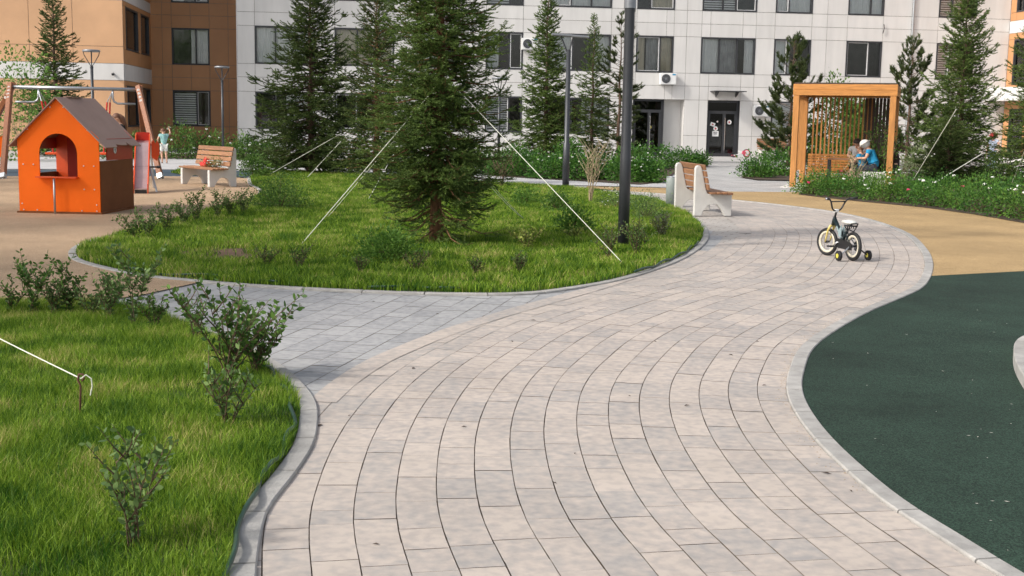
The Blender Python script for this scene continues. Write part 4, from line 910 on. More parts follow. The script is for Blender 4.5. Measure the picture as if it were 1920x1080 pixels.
bush(g3(1870, 350), 1.1, 1.5, 'loose green shrub between the two right spruces', 1500, .07, .5, M_leaf_m, seed=134)
shrub(g3(1948, 655, .06), .26, .3, 'bright leafy plant in the kerbed planter at the right edge', 8, .045, .55, 60, M_leaf_b, seed=135, bare=.1, kind='planter_plant', cat='plant')

# ================================================================== PLAYGROUND
def ang_of(a, b): d = (b-a); return math.atan2(d.y, d.x)
MX = lambda o, x, y: Matrix((Vector(x), Vector(y), Vector(x).cross(Vector(y)))).transposed().to_4x4()
def plane(o, x, y):
    M = MX(o, x, y); M.translation = Vector(o); return M
# ---- playhouse: local x along the front, y to the back
fl_ = G(41.5, 399); fr_ = G(198, 404.5)
ph = thing('playhouse', 'orange wooden playhouse with arched window, serving shelf and brown pitched roof', 'playhouse', (fl_.x, fl_.y-.08, .012), R(-4))
PW, PD, EH, AH = 1.36, 1.42, 1.20, 1.87
arch = [(.37, .63)]+[(.37+.64*0, .63)]
ax0, ax1, az0, azs = .36, .995, .60, .98
hole = [(ax0, az0), (ax1, az0), (ax1, azs)]+[((ax0+ax1)/2+(ax1-ax0)/2*c_(R(a)), azs+(ax1-ax0)/2*s_(R(a))) for a in range(12, 180, 12)]+[(ax0, azs)]
gable = [(0, .03), (PW, .03), (PW, EH+.03), (PW/2, AH-.02), (0, EH+.03)]
fp_ = MB(); fp_.prism(gable, plane((0, 0, 0), (1, 0, 0), (0, 0, 1)), .022, 0, [hole[::-1]]); fpo = fp_.build('front_panel', M_orange, ph)
for x, z in [(.09, .79), (.26, .79), (1.10, .78), (1.27, .78), (1.10, .40), (1.27, .40), (.05, .15), (.07, .05), (1.30, .15), (1.30, .05), (.3, .05), (1.05, .05), (.57, 1.72), (.79, 1.72), (.18, 1.36), (1.18, 1.36)]:
    bolts = MB(); bolts.tube([(x, -.011, z), (x, -.019, z), (x, -.022, z)], [.011, .011, .006], 10); bolts.build('bolt_cap', M_bolt, fpo, True)
bp = MB(); bh = [(.25, .5), (1.1, .5), (1.1, 1.2), (.25, 1.2)]
bp.prism(gable, plane((0, PD, 0), (1, 0, 0), (0, 0, 1)), .022, 0, [bh[::-1]]); bp.build('rear_panel', M_redor, ph)
lp = MB(); lp.bb((-.012, .012, .03), (.012, PD-.012, .62)); lp.build('side_panel', M_dkbrown, ph)
lp2 = MB(); lp2.bb((-.012, .012, 1.02), (.012, PD-.012, 1.2)); lp2.build('side_beam', M_red, ph)
rp = MB(); rp.bb((PW-.012, .012, .03), (PW+.012, PD-.012, .86)); rp.build('side_panel', M_dkbrown, ph)
rp2 = MB(); rh = [(PD*.5+.05*c_(R(a)), 1.03+.05*s_(R(a))) for a in range(0, 360, 20)]
rp2.prism([(.3, .865), (PD-.02, .865), (PD-.02, EH+.02), (.3, EH+.02)], plane((PW, 0, 0), (0, 1, 0), (0, 0, 1)), .02, 0); rp2.build('side_panel', M_red, ph)['label'] = 'dark red upper side panel with a round pale emblem'
em_ = MB(); em_.tube([(PW+.012, .62, 1.03), (PW+.018, .62, 1.03)], .058, 20); em_.tube([(PW+.019, .62, 1.035), (PW+.021, .62, 1.035)], .026, 12, 1); em_.tube([(PW+.019, .62, 1.0), (PW+.021, .62, 1.0)], .014, 10, 1); em_.build('emblem', [M_whitep, mat('grey_print', (.3, .3, .32), .5)], ph)
ip = MB(); ih = [(.72+.05*c_(R(a)), 1.1+.05*s_(R(a))) for a in range(0, 360, 20)]
ip.prism([(.5, .03), (.95, .03), (.95, 1.35), (.5, 1.35)], plane((0, .75, 0), (1, 0, 0), (0, 0, 1)), .018, 0, [ih[::-1]]); ip.build('inner_panel', M_red, ph)
ib = MB(); ib.box((.44, .5, .45), (.2, .5, .03)); ib.box((.44, .5, .23), (.16, .04, .4)); ib.build('inner_seat', M_blkp, ph)
rf = MB(); ov = .10; sl_ = math.atan2(AH-EH, PW/2); Lr = (PW/2+.13)/c_(sl_)
for sx in (-1, 1):
    X = Vector((sx*c_(sl_), 0, -s_(sl_))); Y = Vector((0, 1, 0)); o_ = Vector((PW/2, -.07, AH+.005+(.0 if sx < 0 else .004)))
    pr = [(0, 0), (Lr, 0)]+([(Lr, PD*.35), (Lr-.06, PD*.38), (Lr-.04, PD*.52), (Lr-.035, PD*.7), (Lr-.10, PD*.72), (Lr-.02, PD*.8)] if sx > 0 else [])+[(Lr, PD+.14), (0, PD+.14)]
    if sx < 0: M_ = plane(o_, -X, Y) ; pr = [(-a, b) for a, b in pr][::-1]
    else: M_ = plane(o_, X, Y)
    rf.prism(pr, M_, .016)
rfo = rf.build('roof', M_roof, ph)
rg = MB(); rg.box((PW/2, PD*.45, AH+.024), (.10, .55, .012)); rg.build('ridge_cap', M_roof, rfo)
sh = MB(); sh.prism([(ax0-.02, -.14), (ax1+.02, -.14), (ax1+.02, .02), (ax0-.02, .02)], plane((0, -.0, az0-.008), (1, 0, 0), (0, 1, 0)), .02); sh.build('shelf', M_redor, ph)
sp = MB(); sp.tube([(.64, -.11, -.012), (.64, -.11, az0-.02)], .018, 12); sp.build('shelf_post', M_steel, ph, True)
bsf = MB(); bsf.bb((-.03, -.05, -.012), (PW+.04, -.014, .028)); bsf.bb((-.03, PD+.014, -.012), (PW+.04, PD+.05, .028)); bsf.bb((PW+.014, -.014, -.012), (PW+.04, PD+.014, .026)); bsf.bb((-.03, -.014, -.012), (-.014, PD+.014, .026)); bsf.build('base_frame', M_dkbrown, ph)
# ---- swing set
La, Ra = at(24, 163, 32.2), at(257, 168, 33.0)
sw = thing('swing_set', 'timber A-frame swing set with grey top bar and red hung ropes', 'swing', ((La.x+Ra.x)/2, (La.y+Ra.y)/2, .012), 0)
o3 = sw.location.copy()
def lo(v): return Vector(v)-o3
beam = MB(); beam.tube([lo(La), lo(Ra)], .045, 12)
for s0, s1 in ((La, Ra), (Ra, La)):
    d = (s1-s0).normalized(); a = lo(s0); beam.tube([a+d*.62, a+d*.62-Vector((0, 0, .24)), a+d*.59-Vector((0, 0, .33)), a+d*.50-Vector((0, 0, .38)), a+d*.05-Vector((0, 0, .38))], .028, 8)
beam.build('top_bar', M_steel, sw, True)
def leg(top, foot, nm='leg'):
    l = MB(); a, b = lo(top), lo(foot); d = (a-b).normalized(); l.bar(b+d*.12, a+d*.12, .13, .13, 0, (0, 1, 0), .012); o = l.build(nm, M_woodr, sw)
    h = MB(); h.bar(b+d*.02, b+d*.16, .135, .135, 0, (0, 1, 0)); h.tube([b-Vector((0, 0, .02)), b+d*.03], .03, 8); h.build('foot_shoe', M_steel, o)
    for q in (.02, .14, .26, .38):
        k = MB(); p = a-d*q; k.tube([p+Vector((0, -.068, 0)), p+Vector((0, -.085, 0))], .038, 12); k.build('bolt_cap', M_bolt, o)
    return o
leg(La+Vector((-.06, -.02, 0)), G(5, 336)); leg(Ra+Vector((.06, -.02, 0)), G(302, 336)); leg(La+Vector((-.06, .1, 0)), Vector((-14.9, 33.6, 0))); leg(Ra+Vector((.04, .12, 0)), Vector((-10.45, 35.0, 0)))
for q in (.2, .80):
    d = (Ra-La); c0 = lo(La+d*q); sgn = 1 if q < .5 else -1; r_ = MB(); 
    for yy in (-.2, .2):
        top = c0+Vector((0, 0, -.05)); mid = c0+Vector((sgn*.12, yy*.6, -.35)); r_.tube([top, mid], .012, 6)
    r_.build('chain', M_steel, sw); r2 = MB()
    for yy in (-.2, .2): r2.tube([c0+Vector((sgn*.12, yy*.6, -.35)), c0+Vector((sgn*.42 if q < .5 else sgn*.22, yy, -1.68))], .022, 6)
    r2.build('rope', M_roper, sw)
    st = MB(); st.box(c0+Vector((sgn*.42 if q < .5 else sgn*.22, 0, -1.70)), (.42, .5, .06), None, 0, .02); st.build('seat', M_redor, sw)
# ---- small slide
s0 = G(264, 364)
sd = thing('slide', 'small red sided slide with silver chute behind the playhouse', 'slide', (s0.x, s0.y, .012), R(14))
ch = MB(); prof = [(0, .10), (.18, .12), (.45, .30), (1.25, 1.02), (1.45, 1.06)]
for (a, b), (c, d) in zip(prof, prof[1:]): ch.add([(-.13, a, b), (.13, a, b), (.13, c, d), (-.13, c, d), (-.13, a, b-.02), (.13, a, b-.02), (.13, c, d-.02), (-.13, c, d-.02)], [(0, 1, 2, 3), (7, 6, 5, 4), (0, 4, 5, 1), (1, 5, 6, 2), (2, 6, 7, 3), (3, 7, 4, 0)])
ch.build('chute', mat('worn_chute_metal', (.46, .36, .36), .4, .12, 4, metal=.5), sd)
for sx in (-1, 1):
    s_p = MB(); s_p.prism([(-.02, .0), (.06, .0), (.35, .12), (1.5, .95), (1.55, 1.12), (1.5, 1.22), (1.3, 1.18), (.4, .42), (.1, .22), (-.02, .2)], plane((sx*.142, 0, 0), (0, 1, 0), (0, 0, 1)), .02); s_p.build('side_board', M_redor, sd)
pf = MB(); pf.box((0, 1.75, .97), (.3, .5, .04)); pf.bb((-.14, 1.45, 1.0), (.14, 1.47, 1.24)); pf.build('platform', M_red, sd)
fp2 = MB(); fp2.bb((-.12, .0, -.01), (.12, .06, .075)); fp2.build('chute_foot', M_black, sd)
for sx in (-1, 1):
    l = MB(); l.tube([(sx*.15, .75, .56), (sx*.30, .55, -.01)], .022, 8); l.build('leg', M_steel, sd)
for sx in (-1, 1):
    l = MB(); l.tube([(sx*.13, 1.95, .95), (sx*.18, 2.1, -.01)], .022, 8); l.build('leg', M_steel, sd)
bb_ = MB(); bb_.tube([(-.36, .72, .52), (.36, .72, .52)], .018, 8); bb_.tube([(-.38, .72, .52), (-.30, .72, .52)], .03, 8); bb_.tube([(.30, .72, .52), (.38, .72, .52)], .03, 8); bb_.build('cross_bar', M_blkp, sd)
wg = MB(); wg.prism([(.17, .70), (.28, .62), (.34, .78), (.33, 1.0), (.29, 1.06), (.25, 1.0), (.22, 1.08), (.17, 1.04)], plane((0, 1.5, 0), (1, 0, 0), (0, 0, 1)), .02); wg.build('side_wing', M_redor, sd)
# ---- spring rocker at the left edge
k0 = G(-6, 325)
rk = thing('spring_rocker', 'orange spring rider panel just entering at the left edge beside the swing', 'spring rider', (k0.x, k0.y, .012), R(10))
b_ = MB(); b_.prism([(-.35, .5), (.1, .42), (.3, .55), (.34, .85), (.22, 1.02), (.05, .92), (-.2, .98), (-.38, .85)], plane((0, 0, 0), (1, 0, 0), (0, 0, 1)), .03); b_.build('panel', M_orange, rk)
hz = MB(); hz.tube([(.09*c_(a*.6), .09*s_(a*.6), .0+.42*a/60) for a in range(61)], .014, 6); hz.build('spring', M_blkp, rk)
# ================================================================== BENCHES
def bench(loc, rz, length, label, group='park benches with concrete ends', over=.18):
    """local x along the seat, +y = front"""
    t = thing('park_bench', label, 'bench', loc, rz, group)
    prof = [(-.34, 0), (-.20, 0), (-.17, .10), (-.10, .19), (0, .215), (.08, .20), (.15, .12), (.22, 0), (.34, 0), (.34, .385), (-.10, .395), (-.13, .44), (-.225, .84), (-.25, .89), (-.29, .90), (-.33, .88), (-.345, .83)]
    for sx in (-1, 1):
        m = MB(); m.prism(prof[::-1], plane((sx*(length/2-over), 0, 0), (0, 1, 0), (0, 0, 1)), .10); o = m.build('end_pier', M_conc, t)
        bv = o.modifiers.new('bevel', 'BEVEL'); bv.width = .012; bv.segments = 2; bv.limit_method = 'ANGLE'
    m = MB()
    for k in range(4): y = -.055+k*.105; m.box((0, y+.02, .415+(k == 3)*-.008), (length, .088, .038), (R(2), 0, 0), 0, .006)
    m.build('seat', M_benchw, t)
    m = MB()
    for k in range(4):
        u = .08+k*.115; m.box((0, -.105-u*.232, .44+u), (length, .034, .098), (R(13), 0, 0), 0, .006)
    m.build('backrest', M_benchw, t)
    return t
def bench_at(px, py, ry, fwd, length, label):
    ang = math.atan2(fwd[1], fwd[0])-math.pi/2; return ang
# right bench: near pier rear corner (1299,405.7), axis away
nr_, fr2 = G(1300, 405.7), G(1264.3, 394.8); axd = (fr2-nr_).normalized(); fwd = Vector((axd.y, -axd.x, 0)); Lb = (fr2-nr_).length
c = (nr_+fr2)/2+fwd*.34; bench((c.x, c.y, .01), math.atan2(fwd.y, fwd.x)-math.pi/2, Lb+.36, 'timber and concrete bench beside the path at the right tip of the lawn island')
# left bench
f1, f2 = G(391, 352), G(340.5, 346); axd = (f2-f1).normalized(); fwd = Vector((axd.y, -axd.x, 0))
if fwd.y > 0: fwd = -fwd
Lb = (f2-f1).length; c = (f1+f2)/2-fwd*.34; LBc = c; LBf = fwd; LBr = math.atan2(fwd.y, fwd.x)-math.pi/2
bench((c.x, c.y, .012), LBr, Lb+.36, 'timber and concrete bench on the tan surface with a red bag on it')
f1 = G(1448, 297); bench((f1.x, f1.y, .05), R(187), 1.5, 'far timber bench near the white wall, left of the gazebo')
# things on the left bench
Mb = Matrix.Translation(LBc) @ Matrix.Rotation(LBr, 4, 'Z')
def onb(x, y, z): return Mb @ Vector((x, y, z+.012))
p = onb(.05, .03, .437); bg = thing('bag', 'small red bag lying open on the left bench', 'bag', p, LBr)
m = MB(); m.box((0, 0, .055), (.28, .2, .11), None, 0, .03); m.box((.06, -.04, .14), (.14, .10, .08), (0, R(10), 0), 0, .03); m.build('body', mat('red_cloth', (.62, .035, .03), .7, .15, 12), bg)
m = MB(); m.tube([(-.1, 0, .1), (-.08, .0, .19), (0, .02, .22), (.08, 0, .19), (.1, 0, .1)], .008, 6); m.build('handle', M_roper, bg)
p = onb(-.38, .05, .437); bush(tuple(p), .14, .55, 'bunch of greenery with pale flowers lying on the left bench', 420, .035, .5, M_leaf_m, kind='flower_bunch', cat='flowers', seed=140, fl=M_fl_w, nfl=7, fr=.022, depth=.3)
# ================================================================== LITTER BIN, LAMPS
b0 = G(1262, 388)
bn = thing('litter_bin', 'slim grey cylindrical litter bin standing behind the right bench', 'bin', (b0.x-.02, b0.y, .01))
m = MB(); m.tube([(0, 0, 0), (0, 0, .03), (0, 0, .04), (0, 0, .56), (0, 0, .57)], [.10, .10, .13, .13, .125], 24); m.build('body', mat('grey_green_metal', (.25, .28, .27), .5, .08), bn, True)
m = MB(); m.ring((0, 0, .58), (0, 0, 1), .12, .012, 24, 6); m.build('rim', M_steel, bn, True)
def Yof(px, py): return G(px, py).y
def lamp_small(px, ptop, pbase, label, Y=None):
    Y = Y or Yof(px, pbase); top = at(px, ptop, Y); h = top.z
    t = thing('street_lamp', label, 'lamp post', (top.x, Y, 0), 0, 'low garden lamps with tulip shaped heads')
    m = MB(); m.tube([(0, 0, 0), (0, 0, .02)], .12, 16); m.tube([(0, 0, .02), (0, 0, h-.55)], .045, 12); m.build('pole', M_lamp, t, True)
    m = MB(); m.tube([(0, 0, h-.56), (0, 0, h-.50)], .05, 12)
    for k in range(4):
        a = k*math.pi/2+.3; m.tube([(0, 0, h-.52), (.05*c_(a), .05*s_(a), h-.45), (.21*c_(a), .21*s_(a), h-.17), (.24*c_(a), .24*s_(a), h-.06)], .014, 6)
    m.build('bracket', M_lamp, t); m = MB(); m.tube([(0, 0, h-.07), (0, 0, h-.055), (0, 0, h-.015), (0, 0, h)], [.24, .265, .265, .20], 24); m.build('lamp_head', M_lamph, t, True)
lamp_small(416, 124, 302, 'tulip headed lamp in front of the brown wall between window and white wall')
lamp_small(171, 93, 300, 'tulip headed lamp behind the swing set beside the dark spruce', Y=38)
lamp_small(937, 145, 318, 'tulip headed lamp right of the large spruce before the ground floor window')
# double headed lamp
Yd = Yof(1058, 352); top = at(1067, 66, Yd)
t = thing('street_lamp', 'tall lamp post with two flat heads in front of the slim spruce', 'lamp post', (top.x, Yd, 0)); h = top.z
m = MB(); m.tube([(0, 0, 0), (0, 0, .02)], .16, 16); m.tube([(0, 0, .02), (0, 0, 1.1), (0, 0, 1.12), (0, 0, h-.35)], [.085, .085, .065, .055], 14); m.build('pole', M_lamp, t, True)
m = MB(); m.tube([(0, 0, h-.5), (-.12, 0, h-.2), (-.2, 0, h-.03)], .018, 8); m.tube([(0, 0, h-.5), (.06, 0, h-.2), (.1, 0, h-.06)], .018, 8); m.build('bracket', M_lamp, t)
for dx, dz, w in ((-.17, 0, .52), (.28, -.03, .42)):
    m = MB(); m.box((dx, 0, h+dz), (w, .22, .055), (0, R(3), 0), 0, .02); m.build('lamp_head', M_lamph, t)
# the tall post in the middle
pb = G(1168, 468); tp_ = at(1180, 0, pb.y)
t = thing('street_lamp', 'tall thick dark grey post rising out of the top of the picture', 'lamp post', (pb.x, pb.y, .02))
m = MB(); m.tube([(0, 0, 0), (0, 0, .015)], .13, 20); m.tube([(0, 0, .015), (0, 0, 1.2), (0, 0, 1.24), (0, 0, 3.0), (0, 0, 3.03), (0, 0, 5.4)], [.072, .072, .066, .064, .070, .066], 24); m.build('pole', M_lamp, t, True)
m = MB(); m.tube([(0, 0, 3.06), (0, 0, 3.2)], .078, 20); m.tube([(0, -.078, 3.13), (0, -.09, 3.13)], .012, 8); m.build('clamp', M_lamph, t)
m = MB(); m.box((-.35, 0, 5.42), (.95, .28, .08), None, 0, .03); m.build('lamp_head', M_lamph, t)
# ================================================================== GAZEBO
gA = G(1481, 351); gz = thing('gazebo', 'honey coloured timber gazebo with slatted back and flat roof', 'gazebo', (gA.x+.07, gA.y, .0), R(-19))
GW, GD, GH = 2.52, 2.3, 2.72; ps = .155
def post(x, y):
    m = MB(); m.bb((x-ps/2, y-ps/2, 0), (x+ps/2, y+ps/2, GH-.30), 0, .008); m.build('post', M_gaz, gz)
for x in (0, GW-ps*.5): 
    for y in (0, GD): post(x, y)
m = MB()
for z in (GH-.298, GH-.15):
    m.bb((-.09, -.085, z), (GW+.02, .06, z+.145), 0, .006); m.bb((-.09, GD-.06, z), (GW+.02, GD+.085, z+.145), 0, .006)
m.build('roof_beam', M_gazx, gz)
m = MB()
for z in (GH-.297, GH-.149):
    m.bb((-.085, .065, z), (.06, GD-.065, z+.143), 0, .006); m.bb((GW-.13, .065, z), (GW+.015, GD-.065, z+.143), 0, .006)
m.build('roof_beam', M_gaz, gz)
m = MB(); m.bb((-.07, -.06, GH), (GW, GD+.06, GH+.035)); 
for k in range(5): m.bb((.1, .25+k*.42, GH-.14), (GW-.15, .31+k*.42, GH-.003))
m.build('roof', M_gdark, gz)
m = MB()
for k in range(15): x = .22+k*.112; m.bb((x, GD-.02, .42), (x+.042, GD+.022, GH-.302))
for k in range(9): y = .28+k*.22; m.bb((-.02, y, .42), (.022, y+.042, GH-.302))
m.build('slat_screen', M_gaz, gz)
m = MB(); m.bb((.1, GD+.024, .36), (2.1, GD+.05, .42)); m.build('screen_rail', M_gazx, gz)
m = MB()
for k in range(9): m.bb((1.62+k*.095, GD-.02, .0), (1.62+k*.095+.08, GD+.02, GH-.302))
m.build('dark_panel', M_gdark, gz)
bc = MB()
for k in range(6): bc.bb((.15, GD-.12, .42+k*.075), (1.45, GD-.085, .42+k*.075+.058))
for k in range(4): bc.bb((.15, GD-.52+k*.1, .40), (1.45, GD-.52+k*.1+.085, .435))
for k in range(5): bc.bb((.15, GD-.53, .05+k*.07), (1.45, GD-.50, .05+k*.07+.055))
bc.build('built_in_bench', M_gazx, gz)
m = MB(); m.bb((-.3, -.2, -.01), (GW+.2, GD+.3, .012)); m.build('floor', M_conc, gz)
def gzp(x, y, z=.012): return gz.matrix_basis @ Vector((x, y, z))
gz.matrix_basis = Matrix.Translation(gz.location) @ Matrix.Rotation(R(-19), 4, 'Z')
p = gzp(1.25, 1.25); tb = thing('table', 'dark framed table under the gazebo between the seated people', 'table', p, R(-19))
m = MB(); m.box((0, 0, .735), (.95, .62, .035), None, 0, .005); m.build('table_top', M_benchw, tb)
for sx in (-1, 1):
    for sy in (-1, 1): m = MB(); m.box((sx*.43, sy*.27, .36), (.05, .05, .715)); m.build('leg', M_frame, tb)
p = gzp(2.05, .55); blk = MB(); blk.box((0, 0, .22), (.78, .42, .44), None, 0, .02); tag(blk.build('stool', M_conc, None, False, p), 'pale concrete block seat under the person in blue', 'stool').rotation_euler = (0, 0, R(-19))
p = gzp(1.35, 2.0)
stl = MB(); stl.box((0, 0, .42), (.40, .36, .04), None, 0, .01); [stl.box((sx*.16, sy*.14, .2), (.04, .04, .4)) for sx in (-1, 1) for sy in (-1, 1)]
# ================================================================== PEOPLE
def limb_mesh(name, J, E_, mt, parent, root=0, sub=2):
    me = bpy.data.meshes.new(name); me.from_pydata([j[0] for j in J], E_, []); o = bpy.data.objects.new(name, me); COL.objects.link(o); me.materials.append(mt)
    sk = o.modifiers.new('skin', 'SKIN'); sk.use_smooth_shade = True
    if not me.skin_vertices: 
        bpy.context.view_layer.objects.active = o
    sv = me.skin_vertices[0].data
    for i, j in enumerate(J):
        r = j[1]; sv[i].radius = (r, r) if not hasattr(r, '__len__') else r; sv[i].use_root = (i == root)
    ss = o.modifiers.new('sub', 'SUBSURF'); ss.levels = sub; ss.render_levels = sub
    o.parent = parent; return o
def person(loc, rz, Hh, label, pose, top, legs, hair, shoes=None, hairlen=0, hat=None, sitting=False, short=True, sleeves=.5, child=False, group=None, skirt=False):
    """pose: dict of joints in units of body height: +y is forward. joints: hip, chest, neck, head, then L/R shoulder, elbow, wrist, hip, knee, ankle"""
    t = thing('person', label, 'person', loc, rz, group); hs = Hh; V = lambda q: Vector(q)*hs
    P = {k: V(v) for k, v in pose.items()}; k = 1.12 if child else 1.0
    J = []; E_ = []; ix = {}
    def j(n, v, r): ix[n] = len(J); J.append((tuple(v), r*hs)); return ix[n]
    def e(a, b): E_.append((ix[a], ix[b]))
    j('pel', P['hip'], (.075)); j('waist', P['hip'].lerp(P['chest'], .5), .066); j('chest', P['chest'], .078); j('ubc', P['chest'].lerp(P['neck'], .6), .055); j('neck', P['neck'], .030*k)
    e('pel', 'waist'); e('waist', 'chest'); e('chest', 'ubc'); e('ubc', 'neck')
    j('jaw', P['neck'].lerp(P['head'], .42), .042*k); j('skull', P['head'], .062*k); j('crown', P['head']+(P['head']-P['neck'])*.42, .045*k); e('neck', 'jaw'); e('jaw', 'skull'); e('skull', 'crown')
    for s in 'LR':
        j('sh'+s, P['sh'+s], .036); e('ubc', 'sh'+s); j('el'+s, P['el'+s], .025); e('sh'+s, 'el'+s); j('wr'+s, P['wr'+s], .016); e('el'+s, 'wr'+s)
        d = (P['wr'+s]-P['el'+s]).normalized(); sx, sy = frame(d); pm = P['wr'+s]+d*.035*hs; j('pm'+s, pm, (.019)); e('wr'+s, 'pm'+s)
        j('hp'+s, P['hp'+s], .058); e('pel', 'hp'+s); j('kn'+s, P['kn'+s], .036); e('hp'+s, 'kn'+s); j('cf'+s, P['kn'+s].lerp(P['an'+s], .35), .034); e('kn'+s, 'cf'+s); j('an'+s, P['an'+s], .021); e('cf'+s, 'an'+s)
        f = Vector((0, 1, 0)); tz = min(P['an'+s].z, .035*hs); j('he'+s, P['an'+s]+Vector((0, -.008*hs, -.018*hs)), .022); e('an'+s, 'he'+s); j('to'+s, P['an'+s]+Vector((0, .085*hs, -.022*hs)), .016); e('he'+s, 'to'+s)
        for q in range(4):
            o1 = pm+sx*(q-1.5)*.0095*hs; fg = [(tuple(o1), .006*hs), (tuple(o1+d*.022*hs+sy*.003*hs), .0055*hs), (tuple(o1+d*(.036+.006*(q in (1, 2)))*hs+sy*.012*hs), .0045*hs)]
            limb_mesh('finger', fg, [(0, 1), (1, 2)], M_skin, None, sub=1).parent = t
        th_ = [(tuple(P['wr'+s]+d*.018*hs), .007*hs), (tuple(P['wr'+s]+d*.03*hs-sx*.02*hs), .006*hs), (tuple(P['wr'+s]+d*.048*hs-sx*.026*hs), .005*hs)]
        limb_mesh('thumb', th_, [(0, 1), (1, 2)], M_skin, None, sub=1).parent = t
    limb_mesh('body', J, E_, M_skin, t)
    hd = P['head']; ax = (P['head']-P['neck']).normalized(); fw = Vector(pose.get('look', (0, 1, 0))); fw = (fw-ax*fw.dot(ax)).normalized(); rt = fw.cross(ax); r = .062*k*hs
    m = MB()
    for q in (-1, 1): m.ell(hd+fw*r*.93+rt*q*r*.38+ax*r*.05, r*.10, 8, 6)
    m.build('eyes', M_blkp, t); m = MB(); m.ell(hd+fw*r*1.02-ax*r*.25, (r*.14, r*.14, r*.22), 8, 6); m.ell(hd+rt*r*.98-ax*r*.1, r*.2, 8, 6); m.ell(hd-rt*r*.98-ax*r*.1, r*.2, 8, 6); m.build('nose_and_ears', M_skin, t, True)
    m = MB(); m.ell(hd+fw*r*.92-ax*r*.62, (r*.25, r*.25, r*.06), 8, 5); m.build('mouth', mat('lips', (.42, .13, .10), .5), t)
    # hair: cap over the back and top of the head
    m = MB(); vs = []; n, mm_ = 18, 10
    for a in range(mm_+1):
        for b in range(n):
            th = math.pi*(.62)*a/mm_; ph_ = 2*math.pi*b/n; fr_k = .5+.5*c_(ph_); lim = 1-.42*fr_k*(1 if hairlen >= 0 else 0)
            T = th*lim; rr_ = r*1.09*(1+.03*s_(5*ph_+a)); vs.append(hd+ax*r*.12+ax*(rr_*1.02*c_(T))+(fw*c_(ph_)+rt*s_(ph_))*rr_*s_(T))
    m.add(vs, [(a*n+b, (a+1)*n+b, (a+1)*n+(b+1) % n, a*n+(b+1) % n) for a in range(mm_) for b in range(n)])
    if hairlen > 0: m.tube([hd-fw*r*.5+ax*r*.3, hd-fw*r*.95-ax*r*.5, hd-fw*r*.9-ax*(r+hairlen*hs*.5), hd-fw*r*.75-ax*(r+hairlen*hs)], [r*.75, r*.8, r*.6, r*.25], 12)
    m.build('hair', hair, t, True)
    # clothes
    C1 = [(tuple(P['hip']-(P['chest']-P['hip'])*.12), .086*hs), (tuple(P['hip'].lerp(P['chest'], .5)), .080*hs), (tuple(P['chest']), .090*hs), (tuple(P['chest'].lerp(P['neck'], .62)), .062*hs), (tuple(P['neck']-ax*.01*hs), .036*hs)]
    E1 = [(0, 1), (1, 2), (2, 3), (3, 4)]
    for s in 'LR':
        i0 = len(C1); C1 += [(tuple(P['sh'+s]), .044*hs), (tuple(P['sh'+s].lerp(P['el'+s], sleeves if sleeves <= 1 else 1)), .036*hs)]; E1 += [(3, i0), (i0, i0+1)]
        if sleeves > 1: C1.append((tuple(P['el'+s].lerp(P['wr'+s], .85)), .024*hs)); E1.append((i0+1, i0+2))
    limb_mesh('shirt', C1, E1, top, t, 2)
    C2 = [(tuple(P['hip']), .083*hs)]; E2 = []
    for s in 'LR':
        i0 = len(C2); C2 += [(tuple(P['hp'+s]), .066*hs), (tuple(P['hp'+s].lerp(P['kn'+s], .8 if short else 1)), (.056 if short else .046)*hs)]; E2 += [(0, i0), (i0, i0+1)]
        if not short: C2.append((tuple(P['kn'+s].lerp(P['an'+s], .92)), .034*hs)); E2.append((i0+1, i0+2))
    limb_mesh('shorts' if short else 'trousers', C2, E2, legs, t, 0)
    for s in 'LR':
        a = P['an'+s]; limb_mesh('shoe', [(tuple(a+Vector((0, -.018*hs, -.022*hs))), .024*hs), (tuple(a+Vector((0, .04*hs, -.024*hs))), .022*hs), (tuple(a+Vector((0, .09*hs, -.027*hs))), .019*hs)], [(0, 1), (1, 2)], shoes or M_blkp, t, 0, 1)
    if hat:
        m = MB(); m.ell(hd+ax*r*.25, (r*1.25, r*1.3, r*1.15), 18, 10); m.tube([hd+ax*r*.28, hd+ax*r*.34, hd+ax*r*.36], [r*1.75, r*1.7, r*1.2], 20); m.build('hat', hat, t, True)
    return t
def stand(**k):
    d = dict(hip=(0, 0, .52), chest=(0, 0, .71), neck=(0, .005, .845), head=(0, .018, .925), shL=(-.105, 0, .805), shR=(.105, 0, .805), elL=(-.135, -.01, .64), elR=(.135, -.01, .64), wrL=(-.13, .05, .50), wrR=(.13, .05, .50), hpL=(-.05, 0, .50), hpR=(.05, 0, .50), knL=(-.055, .02, .28), knR=(.055, .01, .28), anL=(-.06, 0, .045), anR=(.06, 0, .045)); d.update(k); return d
def sit(seat=.28, **k):
    z = seat; d = dict(hip=(0, 0, z+.05), chest=(0, .03, z+.24), neck=(0, .06, z+.37), head=(0, .085, z+.45), shL=(-.105, .04, z+.325), shR=(.105, .04, z+.325), elL=(-.14, .12, z+.19), elR=(.14, .12, z+.19), wrL=(-.07, .24, z+.19), wrR=(.07, .24, z+.19), hpL=(-.055, .02, z+.035), hpR=(.055, .02, z+.035), knL=(-.07, .25, z+.03), knR=(.07, .25, z+.03), anL=(-.06, .23, .045), anR=(.06, .26, .045)); d.update(k); return d
